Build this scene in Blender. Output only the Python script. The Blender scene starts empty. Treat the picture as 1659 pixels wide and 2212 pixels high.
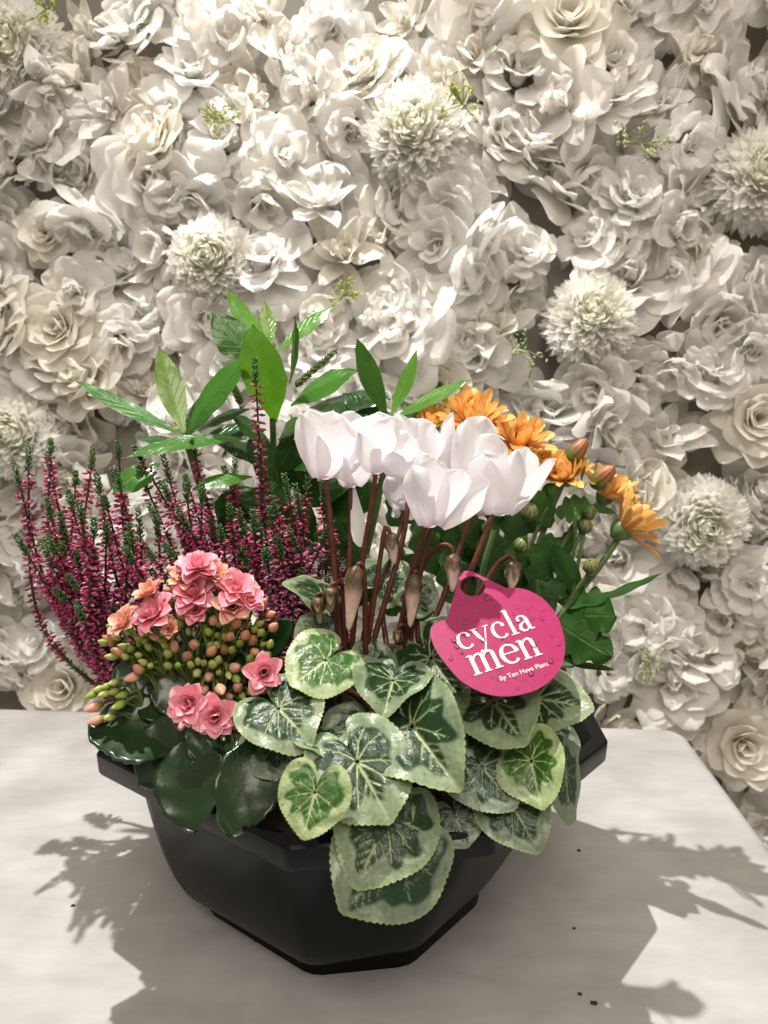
import bpy, bmesh, math, random
import numpy as np
from mathutils import Vector, Matrix

# ------------------------------------------------------------------ camera, world, lamps, exposure
SC = bpy.context.scene
COL = SC.collection
FPX, PIT, CAMH = 1597.0, math.radians(8.0), 0.30
cam_d = bpy.data.cameras.new('camera')
cam_d.sensor_fit = 'VERTICAL'; cam_d.sensor_height = 36.0; cam_d.lens = 26.0
cam_d.clip_start = 0.01; cam_d.clip_end = 50
cam_d.dof.use_dof = True; cam_d.dof.focus_distance = 0.41; cam_d.dof.aperture_fstop = 13.0
cam = bpy.data.objects.new('camera', cam_d); COL.objects.link(cam)
cam.location = (0, 0, CAMH); cam.rotation_euler = (math.radians(90) - PIT, 0, 0)
SC.camera = cam

W = bpy.data.worlds.new('World'); SC.world = W; W.use_nodes = True
bg = W.node_tree.nodes['Background']
bg.inputs[0].default_value = (1.0, 0.885, 0.75, 1); bg.inputs[1].default_value = 0.31

def lamp(name, kind, loc, target, energy, color, size, spot=None):
    d = bpy.data.lights.new(name, kind); d.energy = energy; d.color = color
    if kind == 'AREA': d.shape = 'DISK'; d.size = size
    else: d.shadow_soft_size = size
    if spot: d.spot_size = math.radians(spot); d.spot_blend = 1.0
    o = bpy.data.objects.new(name, d); COL.objects.link(o); o.location = loc
    o.rotation_euler = (Vector(target) - Vector(loc)).to_track_quat('-Z', 'Y').to_euler()
    return o
# ceiling spot over the table, close to the flower wall: sharp shadows thrown forward
lamp('ceiling_spot', 'SPOT', (-0.24, 0.50, 1.42), (0.03, 0.48, 0.0), 88.0, (1.0, 0.965, 0.92), 0.010, 65)
# added warm area fill in front of the table, brightening flowers and wall
lamp('front_fill_warm', 'AREA', (0.10, -0.55, 1.35), (0.0, 0.6, 0.2), 12.5, (1.0, 0.90, 0.79), 0.9)
vs = SC.view_settings
vs.view_transform = 'Standard'; vs.look = 'None'; vs.exposure = 0.33; vs.gamma = 1.0; vs.use_curve_mapping = False
SC.cycles.use_denoising = True
SC.cycles.use_adaptive_sampling = True; SC.cycles.adaptive_threshold = .02
SC.cycles.max_bounces = 8; SC.cycles.diffuse_bounces = 6; SC.cycles.glossy_bounces = 3
SC.cycles.transmission_bounces = 4; SC.cycles.caustics_reflective = False; SC.cycles.caustics_refractive = False

R = np.random.default_rng(7)
rnd = random.Random(5)

# ------------------------------------------------------------------ maths helpers
def N(v):
    v = np.asarray(v, float); return v / (np.linalg.norm(v) + 1e-12)
CAM = np.array([0, 0, CAMH])
def ray(x, y):
    dx = (x - 829.5) / FPX; dz = -(y - 1106) / FPX
    c, s = math.cos(PIT), math.sin(PIT)
    return np.array([dx, c + dz * s, -s + dz * c])
def U(x, y, Y):                      # a point of the place, given its direction in the photograph and its distance
    r = ray(x, y); return CAM + r * (Y / r[1])
def mpp(P):                          # metres per photo pixel at a point
    v = np.asarray(P) - CAM
    return (v[1] * math.cos(PIT) - v[2] * math.sin(PIT)) / FPX
def sm(a, b, x):
    t = np.clip((x - a) / (b - a), 0, 1); return t * t * (3 - 2 * t)

# ------------------------------------------------------------------ object helpers
def mesh(name, V, F, mat=None, uv=None, col=None, smooth=True):
    me = bpy.data.meshes.new(name)
    V = np.asarray(V, dtype=np.float32)
    if isinstance(F, np.ndarray):
        k = F.shape[1]; n = len(F)
        me.vertices.add(len(V)); me.vertices.foreach_set('co', V.ravel())
        me.loops.add(n * k); me.loops.foreach_set('vertex_index', F.astype(np.int32).ravel())
        me.polygons.add(n); me.polygons.foreach_set('loop_start', np.arange(0, n * k, k, dtype=np.int32))
        li = F.astype(np.int32).ravel()
        me.update(calc_edges=True)
    else:
        me.from_pydata([tuple(v) for v in V], [], [tuple(f) for f in F]); me.update()
        li = np.zeros(len(me.loops), dtype=np.int32); me.loops.foreach_get('vertex_index', li)
    if smooth: me.polygons.foreach_set('use_smooth', np.ones(len(me.polygons), dtype=bool))
    if uv is not None:
        l = me.uv_layers.new(name='UVMap'); l.data.foreach_set('uv', np.asarray(uv, dtype=np.float32)[li].ravel())
    if col is not None:
        a = me.color_attributes.new('Col', 'FLOAT_COLOR', 'POINT')
        c = np.ones((len(V), 4), dtype=np.float32); c[:, :3] = col; a.data.foreach_set('color', c.ravel())
    if mat: me.materials.append(mat)
    return me
def obj(name, me, parent=None, kind=None):
    o = bpy.data.objects.new(name, me); COL.objects.link(o)
    if parent: o.parent = parent
    if kind: o['kind'] = kind
    return o
def tag(o, label, cat=None, group=None, kind=None):
    o['label'] = label
    if cat: o['category'] = cat
    if group: o['group'] = group
    if kind: o['kind'] = kind
    return o
def thing(name, loc, label, cat, group=None):
    o = bpy.data.objects.new(name, None); COL.objects.link(o); o.location = tuple(loc); o.empty_display_size = 0.01
    return tag(o, label, cat, group)
class Mesher:                        # joins pieces of one part
    def __init__(s): s.V = []; s.F = []; s.C = []; s.n = 0
    def add(s, V, F, col=None):
        s.V.append(np.asarray(V)); s.F.append(np.asarray(F) + s.n); s.n += len(V)
        if col is not None: s.C.append(np.broadcast_to(np.asarray(col, float), (len(V), 3)))
    def mesh(s, name, mat, off=(0, 0, 0), smooth=True):
        return mesh(name, np.concatenate(s.V) - np.asarray(off), np.concatenate(s.F), mat, col=np.concatenate(s.C) if s.C else None, smooth=smooth)

def grid_faces(nu, nv, close=False):
    i = np.arange(nu - 1)[:, None]; j = np.arange(nv if close else nv - 1)[None, :]
    a = i * nv + j; b = i * nv + (j + 1) % nv
    return np.stack([a, b, b + nv, a + nv], -1).reshape(-1, 4)

def prof(pts):
    px, py = zip(*pts)
    def f(u):
        u = np.asarray(u); d = np.linspace(0, 1, 201); w = np.interp(d, px, py)
        k = np.hanning(25); k /= k.sum(); w2 = np.convolve(np.pad(w, 12, mode='edge'), k, 'valid')
        m = sm(0.0, 0.06, d); w2 = w2 * m + w * (1 - m)
        return np.interp(u, d, w2) * np.sqrt(np.clip((1 - u) / 0.10, 0, 1)) ** 1.0
    return f
P_LANCE = prof([(0, .08), (.08, .22), (.3, .75), (.5, 1), (.7, .88), (.9, .42), (1, .12)])
P_OVATE = prof([(0, .12), (.1, .5), (.35, 1), (.6, .95), (.85, .6), (1, .35)])
P_OBOV = prof([(0, .25), (.2, .5), (.5, .85), (.75, 1), (.92, .85), (1, .7)])
P_ROUND = prof([(0, .35), (.2, .75), (.5, 1), (.8, .97), (1, .75)])
P_POINT = prof([(0, .3), (.2, .65), (.45, 1), (.7, .85), (.9, .4), (1, .1)])
P_CYC = prof([(0, .42), (.15, .66), (.4, .9), (.62, 1), (.82, .88), (.94, .70), (1, .46)])
P_STRAP = prof([(0, .4), (.2, .7), (.6, 1), (.85, .95), (1, .6)])

def blade(L, Wd, pf, nu=9, nv=7, bend=0.0, bend2=0.0, cup=0.0, ruffle=0.0, rk=2.5, twist=0.0, fold=0.0, notch=0.0, ph=0.0, jag=0.0, seed=0, rip=0.0, rn=4.0):
    """a leaf or petal: base at the origin, growing along +Y, face to +Z"""
    s = np.linspace(0, 1, nu); u = 1 - (1 - s) ** 1.5
    v = np.linspace(-1, 1, nv)
    w = 0.5 * Wd * pf(u)
    th = bend * u + bend2 * np.clip(u - 0.6, 0, 1) / 0.4
    du = np.diff(u, prepend=0)
    thm = np.concatenate([[th[0]], (th[1:] + th[:-1]) / 2])
    cy = np.cumsum(np.cos(thm) * du) * L; cz = np.cumsum(np.sin(thm) * du) * L
    UU, VV = np.meshgrid(u, v, indexing='ij')
    ww = w[:, None]
    if abs(cup) > 1e-4: X = ww * np.sin(cup * VV) / cup; O = ww * (1 - np.cos(cup * VV)) / cup
    else: X = ww * VV; O = np.zeros_like(X)
    O = O + fold * np.abs(VV) * ww
    O = O + ruffle * Wd * np.sin(2 * math.pi * (rk * UU + .35 * VV * np.sign(VV + .3)) + ph + VV) * (VV ** 2 * .8 + UU ** 3 * .4)
    if rip: O = O + rip * Wd * np.sin(rn * VV + ph * 1.7 + UU * 1.5) * UU ** .7
    if jag: X = X * (1 + jag * np.sin(UU * 57 + seed) * np.abs(VV) ** 3)
    back = -notch * L * (np.exp(-(VV / .35) ** 2)) * UU ** 6
    if twist:
        a = twist * UU; X, O = X * np.cos(a) - O * np.sin(a), X * np.sin(a) + O * np.cos(a)
    T = th[:, None]
    V = np.stack([X, cy[:, None] - np.sin(T) * O + np.cos(T) * back, cz[:, None] + np.cos(T) * O + np.sin(T) * back], -1).reshape(-1, 3)
    uv = np.stack([VV * .5 + .5, UU], -1).reshape(-1, 2)
    return V, grid_faces(nu, nv), uv, np.array([0, cy[-1], cz[-1]])

def frame(y, nh):
    y = N(y); z = np.asarray(nh, float); z = N(z - y * (z @ y)); x = np.cross(y, z)
    return np.stack([x, y, z], 1)
def set_blade(base, tip, nh, Wm, pf, **k):
    """a blade whose chord runs from base to tip, its face turned to nh, Wm wide"""
    base = np.asarray(base); tip = np.asarray(tip); d = np.linalg.norm(tip - base)
    _, _, _, c = blade(1, .3, pf, bend=k.get('bend', 0), bend2=k.get('bend2', 0), nu=k.get('nu', 9))
    L = d / np.linalg.norm(c)
    V, F, uv, c = blade(L, Wm, pf, **k)
    a = math.atan2(c[2], c[1]); ca, sa = math.cos(-a), math.sin(-a)
    V = np.stack([V[:, 0], V[:, 1] * ca - V[:, 2] * sa, V[:, 1] * sa + V[:, 2] * ca], 1)
    return V @ frame(tip - base, nh).T + base, F, uv

def spline(P, n):
    P = np.asarray(P, float)
    if len(P) == 2: return P[0] + (P[1] - P[0]) * np.linspace(0, 1, n)[:, None]
    Q = np.vstack([2 * P[0] - P[1], P, 2 * P[-1] - P[-2]]); out = []
    t = np.linspace(0, len(P) - 1 - 1e-9, n)
    for s in t:
        i = int(s); f = s - i; a, b, c, d = Q[i:i + 4]
        out.append(.5 * (2 * b + (c - a) * f + (2 * a - 5 * b + 4 * c - d) * f * f + (3 * b - a - 3 * c + d) * f ** 3))
    return np.array(out)
def tube(P, r, n=12, k=8, cap=True):
    C = spline(P, n); r = np.interp(np.linspace(0, 1, n), np.linspace(0, 1, len(np.atleast_1d(r))), np.atleast_1d(r))
    T = np.gradient(C, axis=0); T /= np.linalg.norm(T, axis=1)[:, None] + 1e-12
    ref = np.array([0.31, 0.9, 0.17]); V = []
    for c, t, q in zip(C, T, r):
        a = N(np.cross(t, ref)); b = np.cross(t, a); g = np.linspace(0, 2 * math.pi, k, endpoint=False)
        V.append(c + q * (np.cos(g)[:, None] * a + np.sin(g)[:, None] * b))
    V = np.concatenate(V); F = grid_faces(n, k, True)
    if cap:
        V = np.vstack([V, C[0], C[-1]]); m = len(V); j = np.arange(k); jj = (j + 1) % k
        lo = np.stack([jj, j, np.full(k, m - 2), np.full(k, m - 2)], 1); o = (n - 1) * k
        hi = np.stack([o + j, o + jj, np.full(k, m - 1), np.full(k, m - 1)], 1)
        # triangles kept as two-point quads are avoided: use thin fans
        F = np.vstack([F]); V = V
        V[-2] = C[0]; V[-1] = C[-1]
        V = V[:-2]
    return V, F
def lathe(prof_rz, k=12, wob=0.0, lobes=0):
    pr = np.asarray(prof_rz); g = np.linspace(0, 2 * math.pi, k, endpoint=False)
    m = 1 + wob * np.cos(lobes * g) if lobes else np.ones(k)
    V = np.stack([pr[:, 0][:, None] * np.cos(g) * m, pr[:, 0][:, None] * np.sin(g) * m, np.repeat(pr[:, 1][:, None], k, 1)], -1).reshape(-1, 3)
    return V, grid_faces(len(pr), k, True)
_ico = None
def ico():
    global _ico
    if _ico is None:
        b = bmesh.new(); bmesh.ops.create_icosphere(b, subdivisions=2, radius=1); b.verts.index_update()
        _ico = (np.array([v.co[:] for v in b.verts]), np.array([[v.index for v in f.verts] for f in b.faces])); b.free()
    return _ico
def mat4(M3, loc, s=1.0):
    m = np.eye(4); m[:3, :3] = np.asarray(M3) * s; m[:3, 3] = loc; return Matrix(m.tolist())

# ------------------------------------------------------------------ materials
def newmat(name):
    m = bpy.data.materials.new(name); m.use_nodes = True; nt = m.node_tree; nt.nodes.clear()
    return m, nt, nt.nodes.new, nt.links.new
def mat_plant(name, col=None, rough=.45, spec=.5, trans=0.0, tcol=None, noise=.25, nscale=60, bump=.15, bscale=300, veins=None, vary=0.0, coat=0.0, sss=0.0, grad=None, tipmix=None, coord='Object'):
    """petal, leaf or stem: own colour (or the mesh's Col), mottling, light passing through"""
    m, nt, nn, ln = newmat(name)
    out = nn('ShaderNodeOutputMaterial'); pb = nn('ShaderNodeBsdfPrincipled')
    tc = nn('ShaderNodeTexCoord')
    if col is None:
        a = nn('ShaderNodeAttribute'); a.attribute_name = 'Col'; c = a.outputs['Color']
    else:
        a = nn('ShaderNodeRGB'); a.outputs[0].default_value = (*col, 1); c = a.outputs[0]
    if grad or veins:
        sx = nn('ShaderNodeSeparateXYZ'); ln(tc.outputs['UV'], sx.inputs[0])
    if grad:                                        # (colour at base, from, to)
        mr = nn('ShaderNodeMapRange'); mr.inputs[1].default_value = grad[1]; mr.inputs[2].default_value = grad[2]; mr.interpolation_type = 'SMOOTHSTEP'
        ln(sx.outputs[1], mr.inputs[0]); mx = nn('ShaderNodeMix'); mx.data_type = 'RGBA'
        mx.inputs[6].default_value = (*grad[0], 1); ln(c, mx.inputs[7]); ln(mr.outputs[0], mx.inputs[0]); c = mx.outputs[2]
    if tipmix:                                      # paler margin: (colour, width)
        ab = nn('ShaderNodeMath'); ab.operation = 'SUBTRACT'; ln(sx.outputs[0], ab.inputs[0]); ab.inputs[1].default_value = .5
        ab2 = nn('ShaderNodeMath'); ab2.operation = 'ABSOLUTE'; ln(ab.outputs[0], ab2.inputs[0])
        m2 = nn('ShaderNodeMath'); m2.operation = 'MULTIPLY'; ln(sx.outputs[1], m2.inputs[0]); m2.inputs[1].default_value = .5
        mm = nn('ShaderNodeMath'); mm.operation = 'MAXIMUM'; ln(ab2.outputs[0], mm.inputs[0]); ln(m2.outputs[0], mm.inputs[1])
        mr = nn('ShaderNodeMapRange'); mr.inputs[1].default_value = .5 - tipmix[1]; mr.inputs[2].default_value = .5; ln(mm.outputs[0], mr.inputs[0])
        mx = nn('ShaderNodeMix'); mx.data_type = 'RGBA'; ln(mr.outputs[0], mx.inputs[0]); ln(c, mx.inputs[6]); mx.inputs[7].default_value = (*tipmix[0], 1); c = mx.outputs[2]
    nz = nn('ShaderNodeTexNoise'); nz.inputs['Scale'].default_value = nscale; nz.inputs['Detail'].default_value = 4; ln(tc.outputs[coord], nz.inputs['Vector'])
    mr = nn('ShaderNodeMapRange'); mr.inputs[1].default_value = .3; mr.inputs[2].default_value = .7; mr.inputs[3].default_value = 1 - noise; mr.inputs[4].default_value = 1 + noise; ln(nz.outputs[0], mr.inputs[0])
    val = mr.outputs[0]
    if vary:
        oi = nn('ShaderNodeObjectInfo'); mv = nn('ShaderNodeMapRange'); mv.inputs[3].default_value = 1 - vary; mv.inputs[4].default_value = 1 + vary; ln(oi.outputs['Random'], mv.inputs[0])
        mu = nn('ShaderNodeMath'); mu.operation = 'MULTIPLY'; ln(val, mu.inputs[0]); ln(mv.outputs[0], mu.inputs[1]); val = mu.outputs[0]
    hs = nn('ShaderNodeHueSaturation'); ln(c, hs.inputs['Color']); ln(val, hs.inputs['Value']); c = hs.outputs[0]
    h = None
    if veins:                                       # (vein colour, midrib half width, lateral count, strength)
        ab = nn('ShaderNodeMath'); ab.operation = 'SUBTRACT'; ln(sx.outputs[0], ab.inputs[0]); ab.inputs[1].default_value = .5
        aa = nn('ShaderNodeMath'); aa.operation = 'ABSOLUTE'; ln(ab.outputs[0], aa.inputs[0])
        mid = nn('ShaderNodeMapRange'); mid.inputs[1].default_value = veins[1]; mid.inputs[2].default_value = veins[1] * .3; ln(aa.outputs[0], mid.inputs[0])
        # laterals: sin(2 pi n (u - |v|*slope))
        ms = nn('ShaderNodeMath'); ms.operation = 'MULTIPLY'; ln(aa.outputs[0], ms.inputs[0]); ms.inputs[1].default_value = .45
        su = nn('ShaderNodeMath'); su.operation = 'SUBTRACT'; ln(sx.outputs[1], su.inputs[0]); ln(ms.outputs[0], su.inputs[1])
        mf = nn('ShaderNodeMath'); mf.operation = 'MULTIPLY'; ln(su.outputs[0], mf.inputs[0]); mf.inputs[1].default_value = veins[2] * 6.283
        si = nn('ShaderNodeMath'); si.operation = 'SINE'; ln(mf.outputs[0], si.inputs[0])
        lt = nn('ShaderNodeMapRange'); lt.inputs[1].default_value = .86; lt.inputs[2].default_value = 1.0; lt.inputs[4].default_value = .35; ln(si.outputs[0], lt.inputs[0])
        mxv = nn('ShaderNodeMath'); mxv.operation = 'MAXIMUM'; ln(mid.outputs[0], mxv.inputs[0]); ln(lt.outputs[0], mxv.inputs[1])
        st = nn('ShaderNodeMath'); st.operation = 'MULTIPLY'; ln(mxv.outputs[0], st.inputs[0]); st.inputs[1].default_value = veins[3]
        mx = nn('ShaderNodeMix'); mx.data_type = 'RGBA'; ln(st.outputs[0], mx.inputs[0]); ln(c, mx.inputs[6]); mx.inputs[7].default_value = (*veins[0], 1); c = mx.outputs[2]
        h = mxv.outputs[0]
    b = nn('ShaderNodeBump'); b.inputs['Strength'].default_value = bump; b.inputs['Distance'].default_value = .001
    n2 = nn('ShaderNodeTexNoise'); n2.inputs['Scale'].default_value = bscale; n2.inputs['Detail'].default_value = 3; ln(tc.outputs[coord], n2.inputs['Vector'])
    if h is not None:
        sb = nn('ShaderNodeMath'); sb.operation = 'MULTIPLY_ADD'; ln(h, sb.inputs[0]); sb.inputs[1].default_value = -1.2; ln(n2.outputs[0], sb.inputs[2]); ln(sb.outputs[0], b.inputs['Height'])
    else: ln(n2.outputs[0], b.inputs['Height'])
    ln(c, pb.inputs['Base Color']); ln(b.outputs[0], pb.inputs['Normal'])
    rr = nn('ShaderNodeMapRange'); rr.inputs[3].default_value = rough * .75; rr.inputs[4].default_value = min(1, rough * 1.25); ln(nz.outputs[0], rr.inputs[0]); ln(rr.outputs[0], pb.inputs['Roughness'])
    pb.inputs['Specular IOR Level'].default_value = spec; pb.inputs['Coat Weight'].default_value = coat; pb.inputs['Coat Roughness'].default_value = .12
    sh = pb.outputs[0]
    if trans:
        tr = nn('ShaderNodeBsdfTranslucent'); ln(b.outputs[0], tr.inputs['Normal'])
        if tcol:
            mt = nn('ShaderNodeMix'); mt.data_type = 'RGBA'; mt.blend_type = 'MULTIPLY'; mt.inputs[0].default_value = 1; ln(c, mt.inputs[6]); mt.inputs[7].default_value = (*tcol, 1); ln(mt.outputs[2], tr.inputs[0])
        else: ln(c, tr.inputs[0])
        ms = nn('ShaderNodeMixShader'); ms.inputs[0].default_value = trans; ln(sh, ms.inputs[1]); ln(tr.outputs[0], ms.inputs[2]); sh = ms.outputs[0]
    ln(sh, out.inputs[0]); return m

M = {}
for nm, c in (('silk_white', (.93, .915, .88)), ('silk_cool', (.925, .915, .89)), ('silk_cream', (.91, .885, .81)), ('silk_ivory', (.91, .885, .81))):
    M[nm] = mat_plant(nm, c, rough=.55, spec=.35, trans=.54, noise=.04, nscale=30, bump=.45, bscale=90, vary=.05)
M['silk_pompom'] = mat_plant('silk_pompom', None, rough=.5, spec=.3, trans=.52, noise=.05, bump=.15, bscale=300)
M['sprig'] = mat_plant('sprig', None, rough=.5, trans=.1, noise=.15)
M['skimmia'] = mat_plant('evergreen_leaf', None, rough=.21, spec=.55, trans=.30, tcol=(1.5, 1.7, .45), noise=.2, nscale=45, bump=.35, bscale=160, veins=((.15, .25, .05), .022, 8, .35), vary=.1)
M['green_stem'] = mat_plant('green_stem', (.07, .13, .025), rough=.5, noise=.25, nscale=80)
M['cyclamen_leaf'] = mat_plant('cyclamen_leaf', None, rough=.36, spec=.5, trans=.12, tcol=(1.1, 1.25, .5), noise=.14, nscale=260, bump=.45, bscale=420)
M['cyclamen_petal'] = mat_plant('cyclamen_petal', (.93, .925, .945), rough=.42, spec=.3, trans=.46, tcol=(1, .97, .98), noise=.03, nscale=60, bump=.12, bscale=260, grad=((.84, .78, .82), 0.0, .22))
M['cyclamen_stem'] = mat_plant('cyclamen_stem', (.085, .022, .012), rough=.5, spec=.4, noise=.3, nscale=150, bump=.2, bscale=500)
M['cyclamen_bud'] = mat_plant('cyclamen_bud', None, rough=.45, trans=.12, noise=.15, nscale=200)
M['kal_leaf'] = mat_plant('kalanchoe_leaf', (.010, .030, .008), rough=.26, spec=.5, noise=.25, nscale=40, bump=.3, bscale=140, vary=.15)
M['kal_petal'] = mat_plant('kalanchoe_petal', (.84, .32, .41), rough=.42, spec=.4, trans=.22, noise=.22, nscale=120, bump=.2, bscale=300, tipmix=((.84, .48, .46), .09), grad=((.74, .30, .32), 0, .4), vary=.12)
M['kal_petal_peach'] = mat_plant('kalanchoe_petal_peach', (.78, .36, .29), rough=.42, spec=.4, trans=.22, noise=.2, nscale=120, bump=.2, bscale=300, tipmix=((.80, .54, .36), .16), grad=((.66, .40, .26), 0, .4), vary=.1)
M['kal_bud'] = mat_plant('kalanchoe_bud', None, rough=.4, spec=.4, trans=.08, noise=.12, nscale=200, vary=.15)
M['kal_stem'] = mat_plant('kalanchoe_stem', (.10, .15, .03), rough=.5, noise=.2)
M['heather_wood'] = mat_plant('heather_wood', (.045, .022, .013), rough=.7, noise=.3, nscale=200)
M['heather_floret'] = mat_plant('heather_floret', None, rough=.35, spec=.45, trans=.2, noise=.1, nscale=300)
M['heather_green'] = mat_plant('heather_green', None, rough=.45, spec=.4, trans=.12, noise=.2, nscale=300)
M['chrys_petal'] = mat_plant('chrysanthemum_petal', None, rough=.42, spec=.4, trans=.25, noise=.15, nscale=120, bump=.25, bscale=260, veins=((.55, .20, .04), .05, 1, .35), vary=.14)
M['chrys_leaf'] = mat_plant('chrysanthemum_leaf', (.030, .092, .016), rough=.42, spec=.4, trans=.2, tcol=(1.4, 1.6, .5), noise=.25, nscale=60, bump=.35, bscale=200, veins=((.07, .14, .035), .03, 5, .5), vary=.2)
M['chrys_stem'] = mat_plant('chrysanthemum_stem', (.085, .15, .045), rough=.5, noise=.2, nscale=100)
M['chrys_bud'] = mat_plant('chrysanthemum_bud', None, rough=.45, noise=.2, nscale=200)

def mat_simple(name, col, rough, spec=.5, noise=.1, nscale=50, bump=.05, bscale=200, stretch=None, col2=None, trans=0):
    m, nt, nn, ln = newmat(name)
    out = nn('ShaderNodeOutputMaterial'); pb = nn('ShaderNodeBsdfPrincipled'); tc = nn('ShaderNodeTexCoord'); v = tc.outputs['Object']
    if stretch:
        mp = nn('ShaderNodeMapping'); mp.inputs['Scale'].default_value = stretch; ln(v, mp.inputs[0]); v = mp.outputs[0]
    nz = nn('ShaderNodeTexNoise'); nz.inputs['Scale'].default_value = nscale; nz.inputs['Detail'].default_value = 6; ln(v, nz.inputs['Vector'])
    mx = nn('ShaderNodeMix'); mx.data_type = 'RGBA'; mr = nn('ShaderNodeMapRange'); mr.inputs[1].default_value = .35; mr.inputs[2].default_value = .68; ln(nz.outputs[0], mr.inputs[0])
    ln(mr.outputs[0], mx.inputs[0]); mx.inputs[6].default_value = (*col, 1); mx.inputs[7].default_value = (*(col2 or tuple(c * (1 - noise) for c in col)), 1)
    n2 = nn('ShaderNodeTexNoise'); n2.inputs['Scale'].default_value = bscale; n2.inputs['Detail'].default_value = 4; ln(v, n2.inputs['Vector'])
    b = nn('ShaderNodeBump'); b.inputs['Strength'].default_value = bump; b.inputs['Distance'].default_value = .001; ln(n2.outputs[0], b.inputs['Height'])
    ln(mx.outputs[2], pb.inputs['Base Color']); ln(b.outputs[0], pb.inputs['Normal'])
    rr = nn('ShaderNodeMapRange'); rr.inputs[3].default_value = rough * .8; rr.inputs[4].default_value = min(1, rough * 1.2); ln(n2.outputs[0], rr.inputs[0]); ln(rr.outputs[0], pb.inputs['Roughness'])
    pb.inputs['Specular IOR Level'].default_value = spec
    ln(pb.outputs[0], out.inputs[0]); return m
M['plastic'] = mat_simple('black_plastic', (.0035, .0040, .0038), .30, spec=.13, noise=.25, nscale=30, bump=.04, bscale=500)
M['soil'] = mat_simple('soil', (.020, .012, .008), .9, nscale=200, bump=1.0, bscale=300, col2=(.05, .028, .016))
M['tag'] = mat_simple('pink_card', (.32, .010, .092), .33, noise=.06, nscale=20, bump=.02, bscale=300)
M['print'] = mat_simple('cream_print', (.80, .74, .64), .5, noise=.05, bump=.01)
M['crumb'] = mat_simple('crumb', (.03, .02, .014), .8, bump=.4)
m, nt, nn, ln = newmat('water'); M['water'] = m
o_ = nn('ShaderNodeOutputMaterial'); g_ = nn('ShaderNodeBsdfGlossy'); g_.inputs['Roughness'].default_value = .06; t_ = nn('ShaderNodeBsdfTransparent'); t_.inputs[0].default_value = (.96, .98, .97, 1)
fz = nn('ShaderNodeFresnel'); fz.inputs[0].default_value = 1.38; mz = nn('ShaderNodeMixShader'); ln(fz.outputs[0], mz.inputs[0]); ln(t_.outputs[0], mz.inputs[1]); ln(g_.outputs[0], mz.inputs[2]); ln(mz.outputs[0], o_.inputs[0])

# pale wood-print table: grain along X, faint smudges
m, nt, nn, ln = newmat('pale_wood_table'); M['table'] = m
out = nn('ShaderNodeOutputMaterial'); pb = nn('ShaderNodeBsdfPrincipled'); tc = nn('ShaderNodeTexCoord')
mp = nn('ShaderNodeMapping'); mp.inputs['Scale'].default_value = (9, 30, 30); mp.inputs['Rotation'].default_value = (0, 0, .03); ln(tc.outputs['Object'], mp.inputs[0])
n1 = nn('ShaderNodeTexNoise'); n1.inputs['Scale'].default_value = 2.2; n1.inputs['Detail'].default_value = 8; n1.inputs['Roughness'].default_value = .65; n1.inputs['Distortion'].default_value = .4; ln(mp.outputs[0], n1.inputs['Vector'])
n2 = nn('ShaderNodeTexNoise'); n2.inputs['Scale'].default_value = 14; n2.inputs['Detail'].default_value = 5; ln(tc.outputs['Object'], n2.inputs['Vector'])
n3 = nn('ShaderNodeTexNoise'); n3.inputs['Scale'].default_value = 420; n3.inputs['Detail'].default_value = 2; ln(tc.outputs['Object'], n3.inputs['Vector'])
cr = nn('ShaderNodeValToRGB'); e = cr.color_ramp.elements; e[0].position = .28; e[0].color = (.405, .398, .392, 1); e[1].position = .62; e[1].color = (.475, .468, .461, 1); ln(n1.outputs[0], cr.inputs[0])
mx = nn('ShaderNodeMix'); mx.data_type = 'RGBA'; mx.blend_type = 'MULTIPLY'; mr = nn('ShaderNodeMapRange'); mr.inputs[1].default_value = .35; mr.inputs[2].default_value = .7; mr.inputs[3].default_value = .80; mr.inputs[4].default_value = 1.08; ln(n2.outputs[0], mr.inputs[0])
mx.inputs[0].default_value = 1; ln(cr.outputs[0], mx.inputs[6]); ln(mr.outputs[0], mx.inputs[7])
bb = nn('ShaderNodeBump'); bb.inputs['Strength'].default_value = .12; bb.inputs['Distance'].default_value = .0006; ln(n3.outputs[0], bb.inputs['Height'])
ln(mx.outputs[2], pb.inputs['Base Color']); ln(bb.outputs[0], pb.inputs['Normal'])
r3 = nn('ShaderNodeMapRange'); r3.inputs[3].default_value = .32; r3.inputs[4].default_value = .55; ln(n2.outputs[0], r3.inputs[0]); ln(r3.outputs[0], pb.inputs['Roughness'])
ln(pb.outputs[0], out.inputs[0])

def droplets(V, Fq, count, off, parent, seed, rmin=.00035, rmax=.0008, up=None):
    """water beads sitting on a leaf"""
    rr = np.random.default_rng(seed); ms = Mesher(); iv, jf = ico()
    A = V[Fq[:, 1]] - V[Fq[:, 0]]; B = V[Fq[:, 3]] - V[Fq[:, 0]]; nn_ = np.cross(A, B); ar = np.linalg.norm(nn_, axis=1); p = ar / ar.sum()
    for i in rr.choice(len(Fq), count, p=p):
        a, b = rr.random(2); n = N(nn_[i]); q = V[Fq[i, 0]] + a * A[i] + b * B[i]; r = rmin + (rmax - rmin) * rr.random() ** 3
        z = frame(N(A[i]), n); s = np.array([r, r, r * .6]); ms.add((iv * s) @ z.T + q + n * r * .15, jf)
    o = obj('droplets', ms.mesh('droplets', M['water'], off), parent, 'stuff'); return o

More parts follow.
